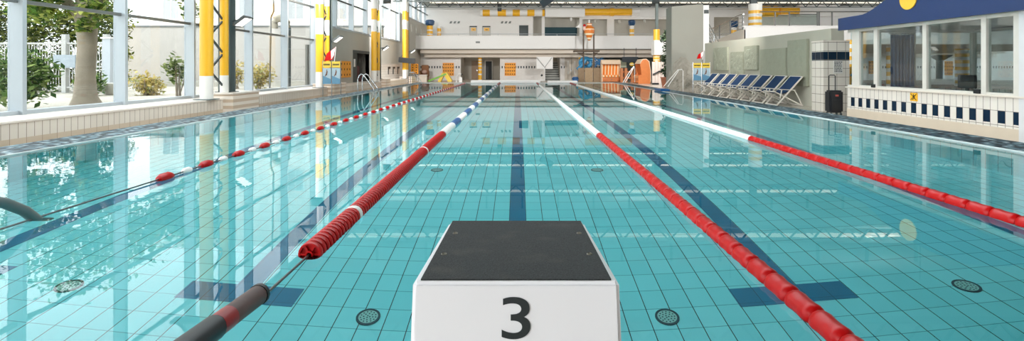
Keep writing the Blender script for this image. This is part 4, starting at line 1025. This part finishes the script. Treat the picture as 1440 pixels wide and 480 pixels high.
# tall climbing plant by the concrete slab
t = thing('potted_tree', 'dark leafy potted tree beside the concrete climbing slab', 'plant', (at(937, 0, 28).x, 28, .05)); p = at(937, 0, 28)
b = B()
for z, r_ in ((1.0, .4), (1.7, .4), (2.3, .36), (2.8, .3), (3.1, .2)): leaves(b, rng, (p.x+rng.uniform(-.1, .1), 28, z), r_, 150, .1, (.9, .9, 1), .3)
b.build('foliage', foliage_mat('dark_leaves', [(34, 50, 40), (66, 84, 62), (120, 132, 104)]), t, recalc=False)
B().tube([(p.x, 28, .4), (p.x+.03, 28, 1.5), (p.x, 28, 3.0)], [.04, .03, .015], 8).build('stem', bark, t, True)
B().lathe([(.22, .05), (.3, .55), (.33, .56), (.33, .62), (.26, .62), (.01, .58)], (p.x, 28, 0), n=18).build('pot', mat('terracotta', (150, 92, 66), .7), t, True)

# ------------------------------------------------------------------ concrete climbing slab
t = thing('climbing_slab', 'tall grey concrete climbing slab with a rough rocky foot', 'climbing wall', (8.2, 23.9, .05))
conc = mat('smooth_concrete', (150, 148, 138), .8, vary=.05, scale=1.2, bump=.05, bscale=14)
ys = 23.5; a, c = at(944.5, 0, ys), at(989, 0, ys)
z_l, z_r = at(0, 9, ys).z, at(0, 5.5, ys).z
B().hexa([(a.x, ys, .05), (c.x, ys, .05), (c.x, ys+.9, .05), (a.x, ys+.9, .05)], [(a.x, ys, z_l), (c.x, ys, z_r), (c.x, ys+.9, z_r), (a.x, ys+.9, z_l)]).build('slab', conc, t, bevel=.02)
B().box(c.x, at(997, 0, ys).x, ys, ys+.5, .05, z_r-.06).build('white_edge', white, t)
p = at(993, 0, ys); B().box(p.x-.1, p.x+.1, ys-.06, ys, at(0, 19, ys).z, at(0, 14, ys).z).build('speaker_box', dark_grey, t)
rk = mat('rock_texture', (150, 145, 134), .9, vary=.16, scale=7, bump=.8, bscale=10)
b = B(); rr = random.Random(3)
nx_, nz_ = 16, 22; grid = {}
for i in range(nx_+1):
    for k in range(nz_+1):
        u = i/nx_; v = k/nz_; zt_ = 1.75 - 1.2*abs(u-.35)
        x = (a.x-.33*(1-v)**1.6) + (c.x-.15-a.x+.33*(1-v)**1.6)*u
        dep = .01 + .12*(1-v)**1.3 + rr.uniform(0, .06)*(1-v)**.5
        grid[i, k] = b.bm.verts.new((x, ys-dep*(.4 if i in (0, nx_) else 1)+(.25 if i in (0, nx_) or k == nz_ else 0), .05+zt_*v+(rr.uniform(-.08, .08) if k else 0)))
for i in range(nx_):
    for k in range(nz_): b.bm.faces.new((grid[i, k], grid[i+1, k], grid[i+1, k+1], grid[i, k+1]))
b.build('rocky_foot', rk, t)
t = thing('rope_handrail', 'white slanted handrail frame at the foot of the climbing slab', 'handrail', at(950, 128, 22.6))
for k in (0, 1): B().tube([at(933+k*6, 122, 22.9), at(951+k*1.5, 101+k, 22.7), at(953+k*1.5, 98.5, 22.7)], .016, 8).build('rail', white, t, True)
B().tube([at(953, 98.5, 22.7), at(959, 97.8, 22.6), at(960.5, 100, 22.6), at(960.5, 128.5, 22.6)], .016, 8).build('upright', white, t, True)
t = thing('blue_step', 'small blue step pad on the right pool edge before the climbing slab', 'step', (XR+.1, 18.6, ZK))
B().box(XR-.08, XR+.28, 18.5, 19.4, ZK, ZK+.075).build('pad', bluep, t, bevel=.02); B().box(XR-.08, XR+.28, 18.75, 18.8, ZK+.075, ZK+.083).build('ridge', navy, t)
board('rescue_board', 'two panel yellow headed rescue board by the climbing slab and deck chairs', 7.45, 21.2, .76, .62, 1.36, .05)
t = pennant('pennant', 'small red pennant above the right rescue board', 7.85, 21.3, 1.5, .62)

# ------------------------------------------------------------------ right side: relief wall, deck chairs
gw = 8.5
w = B(); w.hexa([(gw, 13.5, .05), (gw+.35, 13.5, .05), (gw+.35, 22.6, .05), (gw, 22.6, .05)], [(gw, 13.5, 2.24), (gw+.35, 13.5, 2.24), (gw+.35, 22.6, 2.26), (gw, 22.6, 2.26)])
struct(w.build('wall_right', mat('olive_grey_render', (180, 176, 160), .85, vary=.05, scale=2)))
rel = mat('relief_plaster', (154, 155, 136), .85, vary=.08, scale=6, bump=.7, bscale=16)
def ypx(px_): return gw*F/(px_-CX)
def zpx(py, Y): return H-(py-CY)*Y/F
for px0, px1, ty, by, lab in ((1006, 1025.5, 67, 99, 'first, farthest from the camera'), (1030, 1048, 73, 108, 'second from the climbing slab'), (1049.5, 1068, 64.5, 98.5, 'third from the climbing slab, hung higher'),
                         (1072, 1109, 68.5, 108, 'fourth, wide and hung low'), (1111, 1138.5, 56, 121, 'nearest to the tiled pillar, the tallest')):
    y0, y1 = ypx(px1), ypx(px0); z1, z0 = zpx(ty, (y0+y1)/2), zpx(by, (y0+y1)/2)
    t = thing('relief_panel', 'grey green relief panel on the poolside wall, ' + lab, 'relief', (gw, (y0+y1)/2, z0), 'relief panels on the right wall')
    B().box(gw-.09, gw-.004, y0, y1, z0, z1).build('backing', rel, t, bevel=.01)
    b = B(); k = random.Random(int(px0))
    for _ in range(16):
        yy, zz_ = k.uniform(y0+.12, y1-.12), k.uniform(z0+.12, z1-.12)
        b.blob((gw-.09, yy, zz_), k.uniform(.06, .14), 2, (.09, 1, 1))
    b.build('relief', rel, t, True)
canvas = mat('blue_canvas', (14, 50, 88), .8, vary=.08, scale=30)
frame_w = mat('white_wood_frame', (222, 214, 202), .5)
LABC = ['nearest to the camera, beside the tiled pillar', 'second from the tiled pillar', 'third from the tiled pillar', 'fourth from the tiled pillar', 'fifth from the tiled pillar',
        'sixth from the tiled pillar', 'seventh from the tiled pillar', 'farthest, behind the rescue board']
dc = None
for i in range(8):
    loc = (7.95, 14.84+.87*i, .05); lab = 'blue canvas deck chair with white frame, ' + LABC[i]
    if dc: dup(dc, loc, lab); continue
    t = dc = thing('deck_chair', lab, 'deck chair', loc, 'deck chairs along the right wall')
    x, y, z = loc
    for s in (-.32, .32):
        B().bar((x+.36, y+s, z+.86), (x-.40, y+s, z+.02), .024, .038).build('back_rail', frame_w, t)
        B().bar((x-.44, y+s*.9, z+.42), (x+.36, y+s*.9, z+.02), .022, .032).build('seat_rail', frame_w, t)
        B().bar((x+.14, y+s*1.08, z+.47), (x-.34, y+s*1.08, z+.49), .035, .022).build('armrest', frame_w, t)
        B().bar((x-.26, y+s*1.08, z+.48), (x-.3, y+s*1.04, z+.24), .024, .026).build('arm_post', frame_w, t)
        B().bar((x+.12, y+s*1.05, z+.46), (x+.34, y+s*1.05, z+.02), .022, .026).build('prop', frame_w, t)
    for p_ in ((.36, .86), (-.39, .03), (-.44, .42), (.35, .025)): B().bar((x+p_[0], y-.335, z+p_[1]), (x+p_[0], y+.335, z+p_[1]), .035, .03).build('crossbar', frame_w, t)
    pts = [(.36, .878), (.28, .785), (.18, .675), (.08, .562), (-.03, .455), (-.14, .385), (-.28, .37), (-.44, .44)]
    b = B()
    rows = [[b.bm.verts.new((x+u, y+v, z+w_+dz)) for v in (-.3, .3)] for dz in (0, -.012) for u, w_ in pts]
    n = len(pts)
    for k in range(n-1):
        b.bm.faces.new((rows[k][0], rows[k][1], rows[k+1][1], rows[k+1][0])); b.bm.faces.new((rows[n+k][0], rows[n+k+1][0], rows[n+k+1][1], rows[n+k][1]))
        for e_ in (0, 1): b.bm.faces.new((rows[k][e_], rows[k+1][e_], rows[n+k+1][e_], rows[n+k][e_]))
    b.build('canvas_sling', canvas, t, True)

# tiled pillar with notice
pl = thing('tiled_pillar', 'cream tiled pillar with a dark blue tile band beside the booth', 'pillar', (8.05, 12.8, .05))
B().box(7.74, 8.40, 12.6, 13.1, .05, 1.84).build('shaft', tile('pillar_tiles', 'hz', .22, .22, (214, 206, 194), (208, 200, 188), (120, 112, 102), .006, .12, band=(1.36, 1.58, (22, 40, 56), 1), v0=.16), pl)
B().box(7.73, 8.41, 12.59, 13.11, 1.84, 1.87).build('cap', offwhite, pl)
nz = at(0, 94, 12.6).z; nx0, nx1 = at(1172, 0, 12.6).x, at(1184.5, 0, 12.6).x
n_ = thing('notice_sheet', 'white notice sheet with lines of small print on the tiled pillar', 'notice', ((nx0+nx1)/2, 12.6, nz))
B().box(nx0, nx1, 12.588, 12.6, nz-.17, nz+.16).build('sheet', mat('notice_paper', (206, 204, 198), .6), n_)
b = B(); k = random.Random(5)
for r_ in range(7):
    u = nx0+.015
    while u < nx1-.03: e_ = u+k.uniform(.015, .05); b.box(u, min(e_, nx1-.012), 12.584, 12.588, nz+.11-.04*r_, nz+.13-.04*r_); u = e_+.012
b.build('print', black, n_)
# suitcase
s = thing('suitcase', 'black wheeled suitcase with raised handle in front of the tiled pillar', 'suitcase', (7.5, 11.9, .05))
x0, x1 = 7.37, 7.70; yy = 11.75
B().box(x0, x1, yy, yy+.22, .11, .64).build('shell', mat('suitcase_black', (26, 28, 32), .5, vary=.2), s, bevel=.035)
B().box(x0+.03, x1-.03, yy-.02, yy, .16, .42).build('pocket', black, s, bevel=.008)
B().box(x0+.13, x1-.13, yy-.008, yy, .5, .54).build('badge', mat('badge_red', (170, 70, 60), .5), s)
B().tube([(x0+.09, yy+.18, .62), (x0+.09, yy+.18, .98), (x0+.11, yy+.18, 1.0), (x1-.11, yy+.18, 1.0), (x1-.09, yy+.18, .98), (x1-.09, yy+.18, .62)], .011, 8).build('handle', black, s, True)
for u in (x0+.05, x1-.05):
    for v in (yy+.03, yy+.19): B().lathe([(.03, -.012), (.03, .012)], (u, v, .08), 'x', 14).build('wheel', dark_grey, s, True)

# ------------------------------------------------------------------ attendants' booth
KX, KY0, KY1, KS = 7.67, 7.52, 11.58, .715
booth = thing('attendant_booth', 'tiled attendant booth with wide windows on the right pool side', 'booth', (KX+1.2, 9.5, .05))
bt = tile('booth_tiles', 'hz', .125, .23, (222, 214, 204), (216, 208, 198), (112, 104, 96), .004, .2, band=(.3, .5, (16, 38, 58)), v0=-.04)
XB = 10.6
w = B(); w.box(KX, KX+.15, KY0, KY1, .235, KS); w.box(KX+.15, XB-.15, KY1-.15, KY1, .235, KS); w.box(KX+.15, XB-.15, KY0, KY0+.15, .235, KS); w.box(XB-.15, XB, KY0, KY1, .235, KS)
w.build('tiled_base', bt, booth)
w = B(); w.box(KX-.01, KX+.15, KY0, KY1, .05, .235); w.box(KX+.15, XB, KY1-.14, KY1+.01, .05, .235); w.box(KX+.15, XB, KY0-.01, KY0+.14, .05, .235)
w.build('plinth', mat('booth_plinth', (204, 188, 168), .5), booth)
B().box(KX-.04, KX+.2, KY0-.02, KY1+.03, KS, KS+.03).build('sill', offwhite, booth, bevel=.008)
frm = mat('booth_frame', (206, 200, 190), .45)
w = B()
for px0, px1 in ((1198, 1208), (1228.5, 1233.5), (1297, 1302.5), (1379.5, 1386.5), (1425, 1436)):
    a_, c_ = KX*F/(px1-CX), KX*F/(px0-CX); w.box(KX, KX+.09, a_, c_, KS+.03, 2.06)
w.box(KX+.006, KX+.084, KY0+.003, KY1-.003, KS+.03, KS+.07); w.box(KX+.006, KX+.084, KY0+.003, KY1-.003, 1.99, 2.055)
for a_, c_ in ((KY1-.09, KY1), (KY0, KY0+.09)):
    w.box(9.1, 9.19, a_, c_, KS+.04, 1.99)
    w.box(KX+.1, XB-.1, a_+.005, c_-.005, 1.99, 2.05)
for yy in (KY0, 9.5, KY1-.09): w.box(XB-.09, XB, yy, yy+.09, KS, 2.06)
w.box(XB-.085, XB-.005, KY0+.1, KY1-.1, 1.99, 2.05)
w.build('window_frame', frm, booth)
B().box(KX-.03, KX+.2, KY0-.06, KY0+.07, .05, 2.06).build('corner_post', mat('pale_post', (208, 206, 206), .4), booth)
w = B(); w.box(KX+.04, KX+.05, KY0+.05, KY1-.05, KS+.05, 2.0); w.box(KX+.1, XB-.1, KY1-.05, KY1-.04, KS+.05, 2.0); w.box(XB-.05, XB-.04, KY0+.05, KY1-.05, KS+.05, 2.0); w.box(KX+.1, XB-.1, KY0+.04, KY0+.05, KS+.05, 2.0)
w.build('glazing', glass_mat('booth_glass', (.86, .91, .91), 1.3), booth)
for yy in (10.72, 8.3): B().box(KX-.03, KX+.02, yy-.05, yy+.05, KS+.04, KS+.11).build('latch', black, booth)
B().box(KX-.05, XB+.1, KY0-.08, KY1+.03, 2.06, 2.16).build('roof', frm, booth)
# blue wave-topped fascia with the yellow sun
prof = [(11.7, 2.05), (11.7, 2.33)]
for px_, py in ((1195, 25), (1204, 23.5), (1214, 22), (1222, 20.5), (1230, 17), (1238, 12), (1246, 6), (1253, 1), (1262, -4), (1274, -10), (1290, -16), (1310, -22), (1340, -28), (1370, -30), (1400, -26), (1430, -18), (1450, -10)):
    Y = KX*F/(px_-CX); prof.append((Y, zpx(py, Y)))
prof += [(7.3, 2.5), (7.3, 2.05)]
fm = mat('fascia_blue', (8, 46, 94), .3, vary=.12, scale=1.2)
fs = B().prism(prof, 'x', KX-.14, KX-.04).build('fascia', fm, booth)
sy = KX*F/(1288-CX); szz = zpx(-1.5, sy)
B().lathe([(.205, -.02), (.205, 0), (.19, .0)], (KX-.14, sy, szz), 'x', 40).build('sun_disc', mat('sun_yellow', (244, 190, 60), .4), booth, True)
B().box(XB-.05, XB+.05, 7.3, 11.7, 2.05, 2.4).build('rear_fascia', fm, booth)
# no-jumping plate
p = Vector((KX, KX*F/(1285.5-CX), .62)); p.z = zpx(136.5, p.y)
t = thing('warning_sign', 'square yellow no jumping sign on the booth tiles', 'sign', (p.x, p.y, p.z))
B().box(p.x-.012, p.x, p.y-.09, p.y+.09, p.z-.08, p.z+.08).build('plate', yellow, t, bevel=.004)
b = B(); xx = p.x-.014
b.bar((xx, p.y-.07, p.z-.06), (xx, p.y+.07, p.z+.06), .012, .004, (1, 0, 0)); b.bar((xx, p.y+.07, p.z-.06), (xx, p.y-.07, p.z+.06), .012, .004, (1, 0, 0))
b.blob((xx, p.y+.005, p.z+.045), .014, 1, (.2, 1, 1)); b.bar((xx, p.y, p.z+.035), (xx, p.y-.02, p.z-.02), .022, .004, (1, 0, 0)); b.bar((xx, p.y-.02, p.z-.02), (xx, p.y+.03, p.z-.055), .013, .004, (1, 0, 0)); b.bar((xx, p.y, p.z+.02), (xx, p.y-.05, p.z+.03), .011, .004, (1, 0, 0))
b.build('pictogram', black, t)
# inside the booth
t = thing('booth_curtain', 'dark blue curtain hanging inside the booth window', 'curtain', (8.6, 11.2, .8))
b = B(); n = 40; f_, bk_ = [], []
for k in range(n+1): f_.append((8.45+.5*k/n, 11.25+.035*math.sin(k*1.1)))
b.prism(f_ + [(u, v+.02) for u, v in f_[::-1]], 'z', .75, 1.93); b.build('cloth', navy, t); B().tube([(8.4, 11.27, 1.95), (9.0, 11.27, 1.95)], .012, 8).build('rod', chrome, t)
t = thing('booth_desk', 'grey work desk inside the attendant booth', 'desk', (9.4, 9.3, .05))
B().box(8.1, 8.75, 8.6, 11.1, .70, .74).build('desk_top', mat('desk_grey', (120, 122, 122), .5), t); B().box(8.15, 8.2, 8.7, 11.0, .06, .70).build('panel', dark_grey, t); B().box(8.65, 8.7, 8.7, 11.0, .06, .70).build('panel', dark_grey, t)
t = thing('desk_monitor', 'dark monitor on the booth desk behind the third pane', 'monitor', (8.4, 9.25, .74))
B().box(8.3, 8.36, 9.05, 9.4, .80, 1.05).build('screen', mat('monitor_black', (48, 54, 56), .3), t, bevel=.01); B().box(8.31, 8.35, 9.2, 9.25, .74, .82).build('stand', dark_grey, t); B().box(8.22, 8.44, 9.12, 9.33, .74, .75).build('foot', dark_grey, t)
t = thing('clothes_locker', 'dark tall cupboard in the nearest booth pane', 'cupboard', (9.4, 7.9, .05))
B().box(8.9, 9.5, 7.7, 8.25, .05, 1.9).build('body', mat('locker_dark', (40, 62, 74), .5), t); B().box(8.88, 8.9, 7.72, 7.96, .1, 1.86).build('door', mat('locker_door', (46, 72, 84), .5), t); B().box(8.88, 8.9, 7.98, 8.23, .1, 1.86).build('door', MATS['locker_door'], t); B().box(8.86, 8.88, 7.93, 7.95, .9, 1.05).build('handle', chrome, t)
t = thing('white_towel', 'long white towel hanging in the nearest booth pane', 'towel', (8.35, 7.95, 1.0))
b = B(); f_ = []
for k in range(17): f_.append((8.02+.10*math.sin(k*.5)+.02*k, .80+1.1*k/16))
rows = [[b.bm.verts.new((u, 7.80+.03*math.sin(v*5)+dy, v)) for dy in (0, .05, .11, .16)] for u, v in f_]
for r1, r2 in zip(rows, rows[1:]):
    for k in range(3): b.bm.faces.new((r1[k], r1[k+1], r2[k+1], r2[k]))
o = b.build('cloth', mat('towel_white', (176, 184, 180), .9), t, True); sd = o.modifiers.new('thickness', 'SOLIDIFY'); sd.thickness = .02
B().tube([(7.9, 7.88, 1.93), (8.7, 7.88, 1.93)], .012, 8).build('hook_rail', chrome, t)

# ------------------------------------------------------------------ gallery block on the right and the hall beyond the booth
gb = B(); gb.prism([(24, 2.1), (40.3, 2.1), (40.3, 2.62), (27.7, 2.62), (24.6, 3.0), (24, 3.0)], 'x', 10.9, 10.98)
struct(gb.build('wall_gallery_side', offwhite));  # beige paints the shaded side of the white gallery
gf = sbox('wall_gallery_front', white, 10.92, 34, 24, 24.12, 2.3, 3.15); B().box(10.85, 34, 23.97, 24.2, 3.12, 3.18).build('coping', white, gf)
sbox('floor_gallery_right', offwhite, 10.95, 34, 24.1, 40.3, 2.28, 2.4)
ww = B(); ww.box(9.2, 13.2, 24.3, 24.5, .05, 2.3); struct(ww.build('wall_under_gallery', white))
t = thing('glass_railing', 'glazed steel railing on the right gallery front', 'railing', (13.5, 24.05, 3.18))
B().tube([(11.7, 24.05, 3.86), (17, 24.05, 3.86)], .025, 8).build('handrail', chrome, t, True)
for px_ in (1090, 1110, 1149.5, 1152, 1170): p = at(px_, 0, 24.05); B().box(p.x-.025, p.x+.025, 24.03, 24.07, 3.18, 3.86).build('post', alu_grey, t)
for u, v in ((1072, 1089), (1091, 1109), (1111, 1149)): B().box(at(u, 0, 24).x, at(v, 0, 24).x, 24.04, 24.055, 3.22, 3.72).build('pane', glass_mat('rail_glass', (.8, .86, .84), 1.0), t)
B().box(at(1111, 0, 24).x, at(1149, 0, 24).x, 24.03, 24.06, 3.72, 3.75).build('pane_rail', steel_dark, t)
column('large yellow striped column on the right gallery corner', at(1062, 0, 25).x, 25, .32, 3.1, 4.35, [3.28, 3.4, 3.55, 3.7, 3.86, 4.02], base=WHT)
b = B(); x_ = at(1059, 0, 25).x; b.box(x_-.15, x_+.15, 24.9, 25.1, 4.3, 6.4); tag(b.build('grey_pole', steel_dark), 'dark steel post rising from the large striped column', 'post')
t = thing('gallery_stairs', 'open stair with steel handrails left of the right gallery', 'staircase', (10.4, 27, .05))
b = B()
for k in range(12): b.box(9.6, 10.85, 25.2+.24*k, 25.48+.24*k, .3+.2*k, .35+.2*k)
b.build('treads', offwhite, t)
b = B(); b.bar((9.62, 25.2, .2), (9.62, 28.1, 2.6), .05, .2); b.bar((10.83, 25.2, .2), (10.83, 28.1, 2.6), .05, .2); b.build('stringers', alu_grey, t)
for xx in (9.65, 10.8):
    B().tube([(xx, 25.1, 1.2), (xx, 28.1, 3.6), (xx, 29.5, 3.65)], .025, 8).build('handrail', chrome, t, True)
    b = B()
    for k in range(5): b.tube([(xx, 25.2+.72*k, .2+.6*k), (xx, 25.2+.72*k, 1.25+.58*k)], .02, 6)
    for q in range(3): b.tube([(xx, 25.2, .5+.22*q), (xx, 28.1, 2.9+.22*q)], .012, 6)
    b.build('balusters', chrome, t, True)
t = thing('side_railing', 'steel bar railing along the sloping left side of the right gallery', 'railing', (10.94, 26, 3.0))
hr = lambda y: 3.0 if y < 24.6 else max(2.62, 3.0-(y-24.6)*.1226)
B().tube([(10.94, y, hr(y)+.75) for y in (24.1, 24.6, 27.7, 34)], .022, 8).build('handrail', chrome, t, True)
b = B()
for y in (24.2, 25.6, 27, 28.6, 30.5, 32.5): b.box(10.92, 10.96, y-.025, y+.025, hr(y), hr(y)+.75)
b.build('posts', alu_grey, t)
b = B()
for dz in (.2, .38, .56): b.tube([(10.94, y, hr(y)+dz) for y in (24.1, 24.6, 27.7, 34)], .011, 6)
b.build('bars', chrome, t)
column('blue capped striped column behind the railing of the right gallery', at(1032, 0, 38).x, 38, .2, 2.72, 4.2, [2.9, 3.15, 3.3, 3.6, 3.75, 4.0], cap=navy)
column('large yellow striped column seen through the booth windows', at(1354, 0, 30).x, 30, .37, .05, 2.3, lv(.2, 2.2, 10))
column('striped column seen past the tiled pillar, left of the booth', at(1196.5, 0, 20).x, 20, .16, .05, 2.28, lv(.2, 2.1, 12))
column('yellow striped column seen through the second booth pane', at(1256, 0, 26).x, 26, .3, .05, 2.3, lv(.3, 2.2, 9))
pegboard('orange perforated board on the distant wall seen through the third booth pane', (at(1331, 0, YF).x, YF, at(0, 96, YF).z), 1.0, 1.2, 'y', 5, 4)
pegboard('orange perforated board on the distant wall seen through the second booth pane', (at(1228, 0, YF).x, YF, at(0, 95, YF).z), .8, 1.1, 'y', 4, 4)
t = thing('water_mushroom', 'steel fountain with a flat dish seen through the third booth pane', 'fountain', (at(1322, 0, 34).x, 34, .05)); p = at(1322, 0, 34)
B().lathe([(.22, .05), (.22, 1.65)], (p.x, 34, 0), n=20).build('shaft', alu, t, True); B().lathe([(.2, 1.62), (.65, 1.95), (.7, 2.0), (.3, 1.92), (.05, 1.9)], (p.x, 34, 0), n=24).build('dish', steel_dark, t, True)
b = B().box(at(1305, 0, 32).x, at(1345, 0, 32).x, 32, 32.4, .05, .42).build('low_wall', white); tag(b, 'low white wall before the distant fountain behind the booth', 'low wall')
b = B().box(at(1196, 0, 18).x, at(1232, 0, 18).x, 18, 18.5, .05, .52).build('low_wall', white, bevel=.03); tag(b, 'low white pool wall behind the left booth pane', 'low wall')
t = thing('blue_poster_stand', 'yellow stand with a blue curl left of the booth', 'stand', (at(1197, 0, 17).x, 17, .05)); p = at(1197, 0, 17)
B().box(p.x-.22, p.x+.2, 17, 17.08, .05, 1.2).build('panel', yellow, t); B().tube([(p.x+.02, 16.98, .6), (p.x+.14, 16.98, .72), (p.x+.16, 16.98, .88), (p.x+.06, 16.98, .98), (p.x-.03, 16.98, .9)], .04, 8).build('curl', tq, t, True)

# ------------------------------------------------------------------ camera, daylight
cam = bpy.data.cameras.new('camera'); co = bpy.data.objects.new('camera', cam); COL.objects.link(co)
cam.sensor_width = 36; cam.lens = 36*F/1440; cam.clip_start = .05; cam.clip_end = 300
cam.shift_x = -(CX-720)/1440; cam.shift_y = -(240-CY)/1440
co.location = (0, 0, H); co.rotation_euler = (R(90), 0, 0); sc.camera = co
w = bpy.data.worlds.new('sky'); sc.world = w; w.use_nodes = True
bg = w.node_tree.nodes['Background']; bg.inputs[0].default_value = (.93, .97, 1.0, 1); bg.inputs[1].default_value = SKY
if SUN > 0:
  sun = bpy.data.lights.new('sun', 'SUN'); sun.energy = SUN; sun.angle = R(2); sun.color = (1, .95, .86)
  so = bpy.data.objects.new('sun', sun); COL.objects.link(so)
  so.rotation_euler = Vector((-.12, .77, -.63)).to_track_quat('-Z', 'Y').to_euler()
vs = sc.view_settings; vs.view_transform = 'Standard'; vs.look = 'None'; vs.exposure = EXPO; vs.gamma = 1; vs.use_curve_mapping = False
sc.display_settings.display_device = 'sRGB'
cy = sc.cycles
cy.max_bounces = 12; cy.transparent_max_bounces = 16; cy.transmission_bounces = 8; cy.glossy_bounces = 4; cy.diffuse_bounces = 5
cy.caustics_refractive = True; cy.caustics_reflective = True; cy.blur_glossy = .5; cy.sample_clamp_indirect = 6; cy.use_denoising = True
